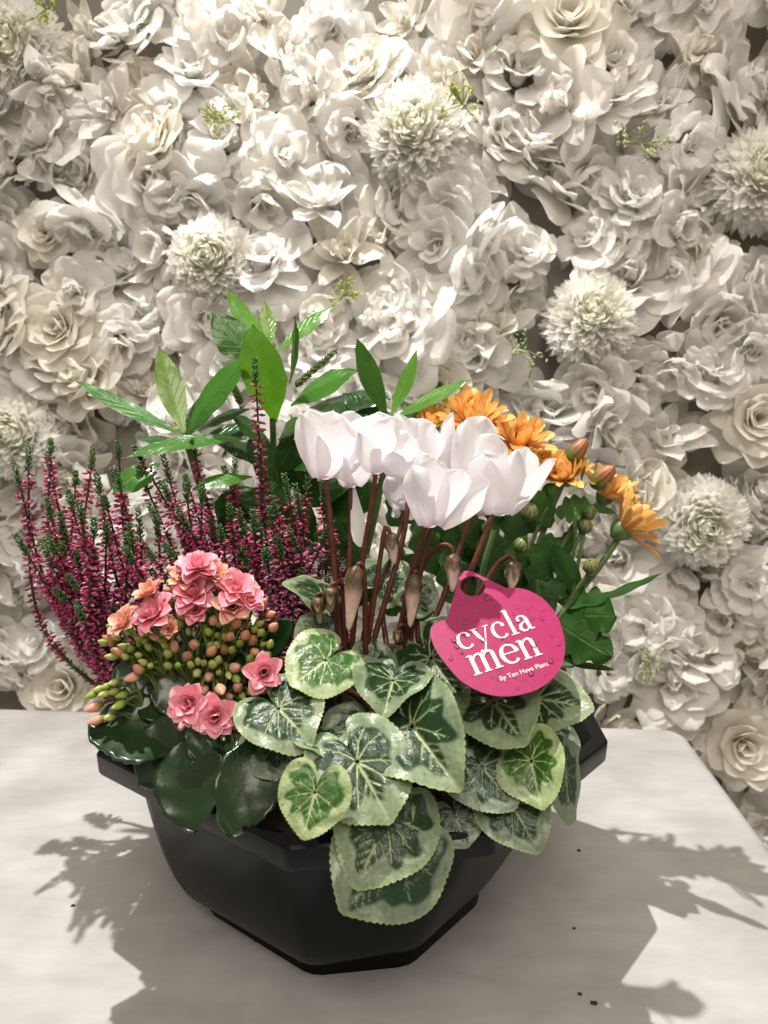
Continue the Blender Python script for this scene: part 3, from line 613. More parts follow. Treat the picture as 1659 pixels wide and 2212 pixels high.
def heather_twig(tx, ty, seed):
    rr = np.random.default_rng(seed)
    Y = .478 - .035 * rr.random() + (.022 if ty < 1020 else -.012); tip = U(tx, ty, Y)
    f_ = np.clip((tx - 40) / 680, 0, 1); base = np.array([-.150 + .115 * f_ + rr.normal(0, .006), .485 + rr.normal(0, .014), .095])
    if tx < 270 and ty > 1050: Y = .448 - .045 * rr.random(); tip = U(tx, ty, Y)
    if tx == 548: Y = .462; tip = U(tx, ty, Y)
    mid = base + (tip - base) * .52; mid[0] = base[0] + (tip[0] - base[0]) * (.78 if tx < 300 else .6); mid[2] = base[2] + (tip[2] - base[2]) * .45; mid = mid + rr.normal(0, .010, 3); tip = tip + rr.normal(0, .003, 3)
    C = spline([base, mid, tip + rr.normal(0, .002, 3)], 60); L = np.linalg.norm(np.diff(C, axis=0), axis=1).sum()
    tw = obj('twig', (lambda VF: mesh('heather_twig', VF[0] - HB, VF[1], M['heather_wood']))(tube(C[::3], [.0016, .0011, .0006], 22, 6)), heather)
    tan = np.gradient(C, axis=0); tan /= np.linalg.norm(tan, axis=1)[:, None]
    fl = Mesher(); gr = Mesher(); hue = rr.uniform(0, 1); low = ty > 1110 and tx > 440
    nF = int(L * .55 / .00052); tipf = min(.30, .0125 / L * rr.uniform(.8, 1.5))
    for k in range(nF):                       # florets between the bare foot and the green tip
        t = .36 + (1 - .36 - tipf * .9) * k / nF + rr.normal(0, .008)
        if rr.random() < .12: continue
        i = int(np.clip(t * 59, 0, 58)); p = C[i]; d = tan[i]; az = k * 2.4 + rr.normal(0, .3)
        a = N(np.cross(d, [.2, .95, .1])); b2 = np.cross(d, a); rad_ = a * math.cos(az) + b2 * math.sin(az)
        e3 = N(rad_ + d * rr.normal(-.05, .25) + np.array([0, 0, .05])); ln_ = rr.uniform(.0028, .0050); w = rr.uniform(.0006, .0011)
        V = (SPV * np.array([w, w, ln_])) @ frame(np.cross(e3, [.31, .52, .13]), e3).T + p + rad_ * .0009
        base_c = np.array([.58, .040, .17]) if rr.random() < .75 else np.array([.34, .016, .075])
        if low: base_c = np.array([.62, .12, .28])
        if rr.random() < (.30 if low else .16): base_c = np.array([.68, .34, .44])
        if rr.random() < .05: base_c = np.array([.16, .07, .03])
        cc = base_c * rr.uniform(.65, 1.25); grad_ = SPV[:, 2][:, None]; fl.add(V, SPF, cc * (1 - .2 * grad_) + np.array([.10, .06, .09]) * grad_ ** 3)
        if rr.random() < .35:
            e4 = N(rad_ + d * .5); V = (SPV * np.array([.0005, .0005, .0022])) @ frame(np.cross(e4, [.3, .5, .1]), e4).T + p; gr.add(V, SPF, np.array([.05, .11, .03]) * rr.uniform(.6, 1.3))
    nT = 36
    for k in range(nT):                       # green scaly tip
        t = 1 - tipf + tipf * k / nT; i = int(np.clip(t * 59, 0, 59)); p = C[i] + tan[i] * (L / 59) * (t * 59 - i); d = tan[i]; az = k * 2.4
        a = N(np.cross(d, [.2, .95, .1])); b2 = np.cross(d, a); rad_ = a * math.cos(az) + b2 * math.sin(az); sw = 1 + .5 * math.sin(k * .55)
        e3 = N(rad_ * .8 * sw + d * 1.0); V = (SPV * np.array([.0007, .0007, .0029 * (1.1 - .4 * k / nT)])) @ frame(np.cross(e3, [.31, .52, .13]), e3).T + p + rad_ * .0007
        gr.add(V, SPF, np.array([.075, .165, .048]) * rr.uniform(.6, 1.5))
    for k in range(int(L / .0022)):           # needle leaves low on the twig
        t = rr.uniform(.04, .5); i = int(t * 59); p = C[i]; rad_ = N(np.cross(tan[i], rr.normal(0, 1, 3))); e3 = N(rad_ + tan[i] * .9)
        V = (SPV * np.array([.0005, .0005, .0040])) @ frame(np.cross(e3, [.31, .52, .13]), e3).T + p; gr.add(V, SPF, np.array([.035, .085, .026]) * rr.uniform(.5, 1.4))
    obj('florets', fl.mesh('heather_florets', M['heather_floret'], HB), tw, 'stuff'); obj('tip_leaves', gr.mesh('heather_tip_leaves', M['heather_green'], HB), tw, 'stuff')
for i, (tx, ty) in enumerate(TIPS): heather_twig(tx, ty, 300 + i)

# ------------------------------------------------------------------ chrysanthemum
CB = np.array([.055, .475, .095])
U0 = U
def U(x, y, Y): return U0(x, y, Y + .022)
chrys = thing('chrysanthemum', CB, 'orange chrysanthemum with toothed leaves on the right', 'plant')
def chrys_petal_mesh(seed, L, Wd, bend):
    rr = np.random.default_rng(seed); V, F, uv, _ = blade(L, Wd, P_STRAP, nu=9, nv=5, bend=bend, bend2=rr.normal(.1, .3), cup=.7, fold=.15)
    t = uv[:, 1][:, None]; c0, c1 = np.array([.74, .35, .09]), np.array([.87, .56, .18]); return mesh('chrysanthemum_petal', V, F, M['chrys_petal'], uv, c0 + (c1 - c0) * t)
CP = [chrys_petal_mesh(i, L, w, b_) for i, (L, w, b_) in enumerate([(.0205, .0068, .25), (.019, .0064, .45), (.0165, .006, .7), (.0175, .0062, .1), (.0115, .0046, 1.0), (.021, .006, -.1)])]
def at_frame(axis): 
    z = N(axis); x = N(np.cross([.13, .97, .2], z)); return np.stack([x, np.cross(z, x), z], 1)
CALX = (lambda VF: mesh('calyx', VF[0], VF[1], M['chrys_stem']))(lathe([(.0012, -.006), (.0042, -.0035), (.0058, 0), (.0052, .003), (.002, .004)], 14, .06, 7))
def chrys_flower(x, y, Y, axis, s, n_in, open_=1.0, seed=0):
    rr = np.random.default_rng(seed); P = U(x, y, Y); fr = at_frame(axis)
    o = obj('flower', CALX, chrys); o.matrix_basis = mat4(fr, P - CB, s)
    for (n, phi, ids) in ((13, 74 * open_, (0, 5, 0)), (12, 54 * open_, (0, 1, 3)), (10, 34 * open_, (1, 2)), (n_in, 15 * open_, (4, 2))):
        a0 = rr.random() * 6
        for k in range(n):
            az = a0 + k * 6.283 / n + rr.normal(0, .1); p = math.radians(phi + rr.normal(0, 8)); rad_ = np.array([math.cos(az), math.sin(az), 0]); ax = np.array([0, 0, 1.])
            yy = rad_ * math.sin(p) + ax * math.cos(p); zz = ax * math.sin(p) - rad_ * math.cos(p)
            q = obj('petal', CP[ids[int(rr.integers(len(ids)))]], o); q.matrix_basis = mat4(np.stack([np.cross(yy, zz), yy, zz], 1), rad_ * .003, rr.uniform(.85, 1.12))
    return P
fl_pts = []
for a in ((1022, 915, .462, (-.1, -.55, .85), 1.18, 8, 1, 1), (1118, 965, .455, (.15, -.6, .8), 1.12, 9, .95, 2), (1222, 1035, .450, (-.35, -.35, .8), .95, 7, .9, 3), (1305, 1075, .445, (.35, -.25, .85), 1.0, 7, .8, 4), (1343, 1145, .430, (.75, -.2, .62), 1.28, 8, .80, 5), (1170, 1015, .458, (.2, -.6, .75), .85, 7, .9, 6), (935, 925, .475, (-.3, -.5, .8), .8, 6, .9, 7)):
    fl_pts.append((a[0], a[1], chrys_flower(*a)))
def bud_mesh(c_tip, c_base, seed, tall=1.0):
    V, F = lathe([(.0012, -.0052), (.0042, -.0035), (.0056, 0), (.0052, .0028 * tall), (.0032, .0055 * tall), (.0006, .0066 * tall)], 20, .05, 10)
    t = sm(-.001, .0045 * tall, V[:, 2])[:, None]; g = np.arctan2(V[:, 1], V[:, 0]); st = (.75 + .35 * np.cos(10 * g))[:, None]
    return mesh('chrysanthemum_bud', V, F, M['chrys_bud'], col=np.array(c_base) * (1 - t) + np.array(c_tip) * st * t)
CBUD = bud_mesh((.22, .24, .07), (.06, .12, .035), 1); CBUDO = bud_mesh((.45, .16, .05), (.07, .12, .03), 2, 2.0)
for (x, y, Y, ax, s, me_) in ((1143, 1108, .435, (.1, -.5, .85), 1.0, CBUD), (1266, 1108, .44, (.2, -.5, .8), 1.05, CBUD), (1263, 1138, .435, (.1, -.4, .85), .85, CBUD), (1127, 1180, .425, (.35, -.4, .8), .95, CBUD), (1277, 1225, .42, (-.3, -.5, .8), .9, CBUD), (1240, 985, .45, (.5, -.2, .8), 1.0, CBUDO), (1292, 1040, .435, (.55, -.45, .7), 1.05, CBUDO), (1085, 1090, .44, (0, -.5, .8), .9, CBUD)):
    P = U(x, y, Y); o = obj('bud', me_, chrys); o.matrix_basis = mat4(at_frame(ax), P - CB, s)
for pts_, r in (([(1338, 1160, .432), (1290, 1230, .43), (1225, 1310, .428), (1150, 1420, .43), (1080, 1540, .44)], .0023), ([(1277, 1232, .421), (1245, 1275, .426), (1222, 1312, .428)], .0015), ([(1262, 1148, .436), (1252, 1200, .433), (1236, 1285, .432), (1230, 1306, .43)], .0013),
                ([(1262, 1118, .44), (1250, 1160, .436), (1215, 1240, .434), (1150, 1350, .436)], .0013), ([(1126, 1190, .425), (1117, 1225, .428), (1090, 1300, .435)], .0012), ([(1068, 1145, .43), (1045, 1225, .43), (1030, 1330, .435), (1020, 1540, .44)], .0022),
                ([(1300, 1085, .445), (1250, 1120, .445), (1190, 1230, .442), (1120, 1400, .445), (1060, 1540, .45)], .002), ([(1215, 1045, .45), (1180, 1130, .45), (1130, 1280, .45), (1050, 1540, .455)], .002), ([(1120, 985, .456), (1110, 1080, .455), (1080, 1260, .455), (1030, 1540, .46)], .002), ([(1020, 930, .462), (1020, 1080, .46), (1010, 1280, .46), (1000, 1540, .46)], .002), ([(1183, 1095, .44), (1165, 1130, .443), (1140, 1200, .446)], .0013), ([(1245, 1155, .43), (1243, 1110, .428), (1237, 1215, .43)], .0006), ([(1238, 1210, .43), (1242, 1160, .428), (1238, 1118, .428)], .0006)):
    V, F = tube([U(*p) for p in pts_], [r * .85, r], 24, 8); obj('stem', mesh('chrysanthemum_stem', V - CB, F, M['chrys_stem']), chrys)
def P_LOBED(u):
    return P_OVATE(u) * (.66 + .34 * np.abs(np.sin(3.6 * math.pi * np.clip(u, 0, 1) ** .9 + .5)))
CL = [ # base, tip, width px, facing, bend, profile
 ((1215, 1330, .43), (1330, 1330, .395), 140, (-.6, -.9, .45), -.3, 1), ((1195, 1340, .43), (1322, 1420, .390), 120, (-.6, -.9, .3), -.35, 1), ((1225, 1315, .425), (1430, 1238, .385), 40, (-.1, -.5, .9), .15, 1), ((1215, 1360, .428), (1290, 1400, .42), 60, (0, -.7, .7), -.3, 1),
 ((1200, 1110, .44), (1275, 1085, .43), 70, (0, -.8, .6), -.2, 1), ((1190, 1140, .445), (1160, 1060, .44), 60, (.2, -.9, .3), -.2, 1), ((1085, 1240, .43), (1140, 1155, .42), 44, (-.3, -.8, .5), -.3, 0), ((1260, 1300, .432), (1190, 1170, .425), 52, (-.4, -.8, .3), .3, 0), ((1150, 1290, .44), (1190, 1150, .44), 70, (.1, -.9, .3), -.2, 1),
 ((1060, 1260, .44), (1060, 1120, .445), 80, (.2, -.9, .3), -.3, 1), ((1020, 1200, .45), (985, 1080, .45), 80, (.1, -.9, .3), -.3, 1), ((1100, 1180, .45), (1130, 1070, .45), 70, (.1, -.9, .3), -.3, 1), ((1180, 1230, .445), (1240, 1150, .445), 66, (.1, -.9, .3), -.3, 1), ((1010, 1330, .445), (960, 1180, .45), 90, (0, -.9, .3), -.3, 1),
 ((1110, 1330, .44), (1220, 1260, .43), 90, (0, -.8, .5), -.4, 1), ((1180, 1370, .435), (1240, 1440, .41), 80, (0, -.8, .6), -.4, 1), ((1210, 1430, .42), (1330, 1447, .40), 22, (0, -.5, .9), -.1, 0), ((940, 1240, .45), (900, 1120, .45), 80, (0, -.9, .3), -.3, 1), ((1005, 1170, .44), (1015, 1070, .44), 50, (.3, -.9, .3), -.2, 0), ((1130, 1240, .445), (1200, 1180, .44), 90, (0, -.9, .4), -.3, 1),
 ((1080, 1350, .44), (1150, 1290, .435), 100, (0, -.8, .5), -.3, 1), ((960, 1120, .46), (900, 1030, .46), 80, (0, -.9, .3), -.2, 1), ((1150, 1120, .455), (1080, 1040, .455), 80, (0, -.9, .3), -.2, 1), ((1270, 1090, .44), (1330, 1110, .43), 24, (0, -.7, .7), -.1, 0), ((1255, 1040, .44), (1263, 1005, .43), 14, (.4, -.9, .2), -.1, 0), ((1030, 1280, .45), (1090, 1200, .45), 90, (0, -.9, .4), -.3, 1), ((1180, 1290, .445), (1250, 1255, .44), 80, (0, -.8, .5), -.3, 1)]
rc_ = np.random.default_rng(19)
for k in range(20):
    a, c = rc_.uniform(770, 1130), rc_.uniform(1110, 1360); q = rc_.uniform(.445, .475); CL.append(((a, c, q), (a + rc_.normal(0, 45), c - rc_.uniform(70, 130), q - .005), rc_.uniform(70, 100), (rc_.normal(0, .3), -.9, .35), -.3, 1))
for i, (b_, t_, wpx, nh, bend, lob) in enumerate(CL):
    B, Tp = U(*b_), U(*t_); V, F, uv = set_blade(B, Tp, nh, wpx * mpp(.5 * (B + Tp)), P_LOBED if lob else P_LANCE, nu=34, nv=13, bend=bend, cup=.15, fold=-.15, ruffle=.03, rk=2.2, ph=i * 1.7)
    obj('leaf', mesh('chrysanthemum_leaf', V - CB, F, M['chrys_leaf'], uv), chrys)

U = U0

# ------------------------------------------------------------------ cyclamen
YB = np.array([.012, .372, .098])
cyc = thing('cyclamen', YB, 'white cyclamen with silver-veined heart-shaped leaves at the front', 'plant')
TH = np.radians([0, 12, 30, 50, 75, 100, 130, 150, 163, 172, 180]); RO = np.array([1, .925, .875, .85, .83, .83, .83, .79, .67, .40, .10])
def heart(attach, tip, nh, wx=1.0, droop=.10, fold=.12, wave=.05, lob=1.0, seed=0, young=False, dark=False, nr=34, na=176):
    rr = np.random.default_rng(seed); a = np.linspace(-math.pi, math.pi, na); aa = np.abs(a)
    Ro = np.interp(aa, TH, RO); k = np.hanning(7); k /= k.sum(); Ro = np.convolve(np.pad(Ro, 3, mode='wrap'), k, 'valid'); Ro = Ro * (1 + (lob - 1) * sm(1.2, 2.4, aa))
    Ro = Ro * (1 + .03 * np.sin(3 * a + rr.random() * 6) + .02 * np.sin(5 * a + rr.random() * 6))
    ser = .028 * np.abs(np.sin(a * 30)) ** .7 * (aa < 3.0)
    t = np.linspace(.02, 1, nr) ** .85; Tt, A = np.meshgrid(t, a, indexing='ij')
    Rr = Tt * (Ro + ser * sm(.9, 1, Tt))
    X, Yy = Rr * np.sin(A), Rr * np.cos(A)
    # pattern in the leaf's own plane
    nz = lambda f, q: np.sin(f * X * 1.3 + q) * np.sin(f * Yy + q * 2.1)
    k_e = rr.uniform(.70, .82); k_v = rr.uniform(.55, 1.0)
    edge = k_e + .05 * np.cos(10 * aa - .2) * (aa < 2.9) + .06 * np.sin(5 * A + rr.random() * 6) + .05 * np.sin(9 * A + rr.random() * 6) + .035 * nz(14, rr.random() * 6) - .04 * np.cos(A)
    border = sm(edge - .045, edge + .045, Tt)
    vein = np.zeros_like(X)
    def seg(p, q, w0, w1):
        nonlocal vein
        p, q = np.array(p), np.array(q); d = q - p; l2 = d @ d; s = np.clip(((X - p[0]) * d[0] + (Yy - p[1]) * d[1]) / l2, 0, 1)
        dist = np.hypot(X - p[0] - s * d[0], Yy - p[1] - s * d[1]); w = (w0 + (w1 - w0) * s) * (1 + .45 * np.sin(55 * s + X * 23) * np.sin(31 * Yy))
        vein = np.maximum(vein, 1 - sm(w * .35, w, dist))
    seg((0, 0), (0, .92), .060, .018)
    for (an, ln_) in ((36, .70), (72, .66), (108, .62), (146, .50)):
        for sg in (-1, 1):
            a_ = math.radians(an + rr.normal(0, 4)) * sg; l_ = ln_ * rr.uniform(.9, 1.1); e1 = np.array([math.sin(a_), math.cos(a_)]) * l_ * .55; a2 = a_ * .86; e2 = e1 + np.array([math.sin(a2), math.cos(a2)]) * l_ * .5
            if rr.random() < .12: continue
            vw = k_v * rr.uniform(.7, 1.15); seg((0, 0), e1, .036 * vw, .022 * vw); seg(e1, e2, .022 * vw, .009 * vw)
            for sg2 in (-1, 1):
                a3 = a_ + .6 * sg2; seg(e1, e1 + np.array([math.sin(a3), math.cos(a3)]) * .13, .015, .006)
    for y0, l_ in ((.28, .30), (.45, .27), (.60, .22), (.74, .15)):
        for sg in (-1, 1):
            a_ = math.radians(42) * sg; y1 = y0 + rr.normal(0, .02); seg((0, y1), (math.sin(a_) * l_, y1 + math.cos(a_) * l_), .020, .007)
    inner = np.array([.010, .040, .010]); bor = np.array([.20, .265, .155]); ve = np.array([.36, .43, .23])
    if young: inner = np.array([.035, .11, .012]); bor = np.array([.31, .39, .19]); ve = np.array([.45, .53, .27])
    if dark: inner = np.array([.012, .042, .018]); bor = np.array([.17, .22, .15]); ve = np.array([.24, .30, .18])
    mott = (1 + .10 * np.sin(37 * X + 11 * Yy) * np.sin(41 * Yy - 7 * X))[..., None]
    C = inner + (bor * mott - inner) * border[..., None]; C = C + (ve - C) * (vein * (.92 - .55 * border) * (1 - .25 * Tt))[..., None]
    C = C + (np.array([.34, .40, .13]) - C) * (sm(.955, 1, Tt) * .5)[..., None]
    C = C + (np.array([.06, .025, .012]) - C) * (1 - sm(.02, .07, Tt))[..., None]
    Zz = -droop * Rr ** 2 * 1.0 + fold * np.abs(X) * np.exp(-(A / 2.6) ** 4) + wave * Rr ** 2 * (np.sin(3 * A + rr.random() * 6) + .6 * np.sin(7 * A + rr.random() * 6)) + .014 * np.sin(2 * math.pi * 2.5 * Tt + 5 * A) * Tt - .02 * vein * (1 - border)
    B, Tp = U(*attach), U(*tip); d = np.linalg.norm(Tp - B)
    V = np.stack([X * wx, Yy, Zz + droop * Yy * np.abs(Yy).clip(0, 1)*0], -1).reshape(-1, 3); z1 = -droop
    an = math.atan2(z1, 1); ca, sa = math.cos(-an), math.sin(-an); V = np.stack([V[:, 0], V[:, 1] * ca - V[:, 2] * sa, V[:, 1] * sa + V[:, 2] * ca], 1) * (d / math.hypot(1, z1))
    fr = frame(Tp - B, nh); V = V @ fr.T + B; F = grid_faces(nr, na)
    return V, F[:, ::-1], C.reshape(-1, 3), B, fr[:, 2]
YL = [ # attach, tip (x,y,depth), facing, wx, droop, fold, wave, flags
 ((704, 1425, .348), (626, 1486, .335), (-.05, -.75, .65), 1.0, .10, .06, .04, 'y'),
 ((850, 1468, .345), (826, 1545, .326), (-.10, -.6, .8), 1.05, .10, .50, .12, ''),
 ((930, 1420, .356), (1006, 1522, .332), (-.6, -.5, .65), .80, .14, .22, .04, ''),
 ((888, 1567, .326), (990, 1699, .300), (-.45, -.6, .7), .84, .20, .42, .06, ''),
 ((601, 1529, .332), (676, 1612, .318), (.1, -.65, .75), 1.0, .16, .20, .08, ''),
 ((771, 1643, .312), (848, 1788, .294), (.1, -.8, .6), .86, .16, .22, .07, ''),
 ((680, 1711, .292), (655, 1809, .284), (0, -.85, .55), 1.02, .05, .05, .03, 'y'),
 ((836, 1768, .303), (770, 1912, .286), (.1, -.85, .55), 1.0, .14, .10, .06, ''),
 ((856, 1840, .296), (735, 1972, .284), (.1, -.9, .4), .95, .16, .05, .06, 'd'),
 ((1041, 1655, .318), (1112, 1748, .305), (.05, -.75, .6), 1.0, .14, .05, .06, 'd'),
 ((1147, 1643, .315), (1172, 1749, .300), (-.45, -.75, .5), .92, .06, .28, .04, 'y'),
 ((1160, 1508, .338), (1286, 1540, .325), (.1, -.65, .75), .80, .2, .18, .07, ''),
 ((1066, 1515, .335), (1138, 1616, .312), (-.3, -.55, .75), .95, .12, .40, .05, ''),
 ((1106, 1738, .312), (1162, 1838, .300), (.15, -.85, .5), .98, .14, .05, .05, 'd'),
 ((1222, 1668, .325), (1225, 1790, .315), (.75, -.6, .25), .8, .12, .05, .04, 'd'),
 ((700, 1290, .385), (607, 1264, .37), (.0, -.55, .8), .55, .1, .10, .05, ''),
 ((830, 1255, .40), (880, 1218, .41), (.0, -.9, .4), 1.0, .1, .05, .05, ''),
 ((900, 1290, .385), (935, 1250, .39), (.1, -.8, .6), 1.0, .1, .05, .05, ''),
 ((985, 1765, .312), (1010, 1830, .305), (.0, -.9, .3), 1.2, .12, .05, .05, 'd'),
 ((690, 1600, .325), (735, 1640, .315), (.6, -.55, .6), 1.1, .1, .3, .05, ''),
 ((600, 1600, .335), (650, 1680, .325), (.1, -.8, .5), 1.1, .12, .05, .05, 'd'),
 ((960, 1500, .345), (985, 1560, .335), (.0, -.7, .7), 1.3, .1, .05, .05, 'd'),
 ((690, 1380, .37), (650, 1330, .375), (.0, -.8, .6), 1.0, .1, .05, .05, ''),
 ((800, 1430, .37), (770, 1385, .375), (.0, -.6, .8), 1.2, .1, .05, .05, ''),
 ((1060, 1590, .33), (1040, 1660, .32), (.0, -.8, .5), 1.3, .1, .05, .05, 'd'),
 ((780, 1580, .335), (740, 1650, .325), (.0, -.7, .6), 1.3, .1, .05, .05, 'd'),
 ((1190, 1600, .345), (1240, 1650, .335), (.3, -.7, .6), 1.2, .1, .05, .05, 'd'),
]
for i, (at, tp, nh, wx, dr, fo, wa, fl_) in enumerate(YL):
    V, F, C, B, nz_ = heart(at, tp, nh, wx, dr, fo, wa, seed=500 + i, young='y' in fl_, dark='d' in fl_)
    lf = obj('leaf', mesh('cyclamen_leaf', V - YB, F, M['cyclamen_leaf'], col=C), cyc)
    crown = YB + np.array([R.normal(0, .008), R.normal(0, .006), .002]); mid = .5 * (B + crown) + np.array([0, 0, .012])
    V2, F2 = tube([B - nz_ * .0012, B - nz_ * .006 + (crown - B) * .15, mid, crown], [.0012, .0016, .0018], 14, 7); obj('petiole', mesh('petiole', V2 - YB, F2, M['cyclamen_stem']), lf)
    if i < 14: droplets(V, F, 70 if 'y' in fl_ else 40, YB, lf, 700 + i, .0002, .0006)
# flowers: swept-back petals standing up from a nodding nose
def cyc_flower(x, y, Y, petals, seed, lean=(0, 0)):
    rr = np.random.default_rng(seed); P = U(x, y, Y)
    Vn, Fn = lathe([(.0012, -.001), (.0030, -.0006), (.0044, .0015), (.0044, .004), (.0025, .006)], 14); fl = obj('flower', mesh('flower_nose', Vn + P - YB, Fn, M['cyclamen_petal'], uv=np.zeros((len(Vn), 2))), cyc)
    for (px, py, dY, wpx, nx, tw, bd) in petals:      # petal tip (x,y), depth offset, width, side turn, twist, curl
        Tp = U(px, py, Y + dY); q = Tp - P; rad_ = N(np.array([q[0], q[1], 0]) + np.array([nx, 0, 0]) * .0); B = P + N(np.array([q[0] * .6, q[1] * .6 + dY * .8, .0])) * .0045 + np.array([0, 0, .0005])
        nh = np.array([nx, -1, .15]) if dY <= 0.002 else np.array([nx, -.8, .2])
        V, F, uv = set_blade(B, Tp, nh, wpx * 1.02 * mpp(Tp), P_CYC, nu=22, nv=15, rip=.018, rn=5, bend=bd, bend2=rr.normal(-.1, .6), cup=rr.normal(-.25 if dY <= 0 else .2, .35), ruffle=.055, rk=.9, ph=rr.random() * 6, twist=tw * 1.3 + rr.normal(0, .25), notch=rr.uniform(-.04, .03))
        obj('petal', mesh('cyclamen_petal', V - YB, F, M['cyclamen_petal'], uv), fl)
CF = [
 (700, 1032, .385, [(650, 892, -.006, 92, -.5, .35, .15), (742, 905, -.010, 92, .3, -.2, .1), (720, 888, .010, 92, .1, .2, -.2), (668, 886, .008, 80, -.4, -.1, -.2), (778, 930, .0, 70, .8, .5, .1)]),
 (755, 1050, .392, [(722, 905, .004, 70, -.6, .3, .1), (792, 900, .006, 80, .3, .2, -.1), (765, 892, .012, 90, 0, -.2, -.2), (740, 985, -.010, 60, -.2, .5, .3), (808, 960, -.004, 70, .6, -.4, .2)]),
 (812, 1020, .375, [(775, 928, -.010, 78, -.4, .5, .25), (850, 900, -.004, 96, .3, -.3, .15), (880, 935, .0, 90, .6, .3, .1), (815, 890, .010, 90, 0, .2, -.2), (898, 972, -.006, 66, .7, -.6, .3)]),
 (880, 1035, .395, [(858, 893, .004, 84, -.3, .25, -.1), (905, 905, .008, 90, .2, -.2, -.1), (940, 920, .0, 92, .6, .2, .1), (872, 960, -.008, 80, -.2, -.3, .2), (930, 985, -.004, 70, .5, .4, .2)]),
 (927, 1135, .358, [(893, 1005, -.006, 90, -.5, .3, .2), (935, 990, -.010, 92, .1, -.25, .15), (1000, 1015, -.006, 86, .6, .5, .35), (1058, 1045, .004, 92, .7, .7, .4), (955, 1000, .010, 90, .2, 0, -.2)]),
 (985, 1060, .398, [(978, 893, .004, 62, -.4, .5, .1), (1050, 900, .008, 100, .3, -.2, -.1), (1010, 905, -.006, 60, .1, .6, .2), (1068, 940, .002, 90, .6, .2, .1), (955, 935, .010, 80, -.5, 0, -.2)]),
 (1078, 1110, .372, [(1045, 978, -.006, 100, -.5, .25, .2), (1090, 980, -.002, 96, -.1, -.2, .1), (1120, 970, -.010, 62, .1, .9, .15), (1200, 992, -.004, 80, .7, -.35, .25), (1140, 968, .010, 70, .3, .4, -.2)]),
 (872, 1098, .41, [(835, 1030, .0, 60, -.5, .3, .1), (850, 1100, -.004, 50, -.6, .2, .3), (900, 1020, .004, 70, .2, .2, -.1), (870, 1010, .006, 80, 0, 0, -.2), (905, 1110, 0, 50, .5, .2, .2)]),
 (1040, 1110, .40, [(1018, 1010, .0, 70, -.4, .3, .1), (1060, 1000, .004, 80, .2, -.2, .1), (1075, 1090, -.004, 50, .6, .2, .3), (1100, 1040, 0, 60, .6, .3, .1), (1030, 1000, .008, 80, 0, .2, 0)]),
]
for i, (x, y, Y, pt) in enumerate(CF): cyc_flower(x, y, Y, pt, 900 + i)
V, F, uv = set_blade(U(762, 1045, .392), U(778, 1182, .385), (-.6, -.8, .1), 36 * mpp(U(770, 1100, .39)), P_OBOV, nu=20, nv=9, bend=.2, cup=.5, twist=.9)
obj('fallen_petal', mesh('cyclamen_petal', V - YB, F, M['cyclamen_petal'], uv), cyc)
ST = [([(703, 1030, .385), (711, 1100, .384), (722, 1220, .380), (737, 1395, .372)], .00150), ([(757, 1050, .392), (757, 1140, .390), (753, 1250, .385), (744, 1400, .377)], .00145), ([(812, 1018, .375), (803, 1090, .376), (785, 1200, .378), (768, 1320, .378), (760, 1400, .376)], .00150),
      ([(884, 1035, .395), (879, 1110, .391), (864, 1190, .386), (835, 1290, .380), (808, 1380, .375)], .00155), ([(920, 1132, .36), (905, 1180, .364), (880, 1280, .370), (858, 1390, .372)], .00150), ([(933, 1138, .362), (915, 1200, .367), (893, 1290, .372), (866, 1395, .374)], .00130),
      ([(1030, 1085, .40), (1010, 1135, .395), (985, 1210, .388), (950, 1310, .380), (905, 1400, .373)], .00155), ([(1066, 1108, .372), (1046, 1160, .370), (1010, 1250, .368), (980, 1330, .37), (930, 1400, .372)], .00155), ([(874, 1095, .41), (862, 1150, .405), (840, 1220, .396), (800, 1310, .385), (780, 1400, .376)], .00125)]
def cstem(pts_, r, parent=cyc, name='stem'):
    V, F = tube([U(*p) for p in pts_], [r * .82, r, r * 1.05], 30, 9); return obj(name, mesh('cyclamen_stem', V - YB, F, M['cyclamen_stem']), parent)
for pts_, r in ST: cstem(pts_, r)
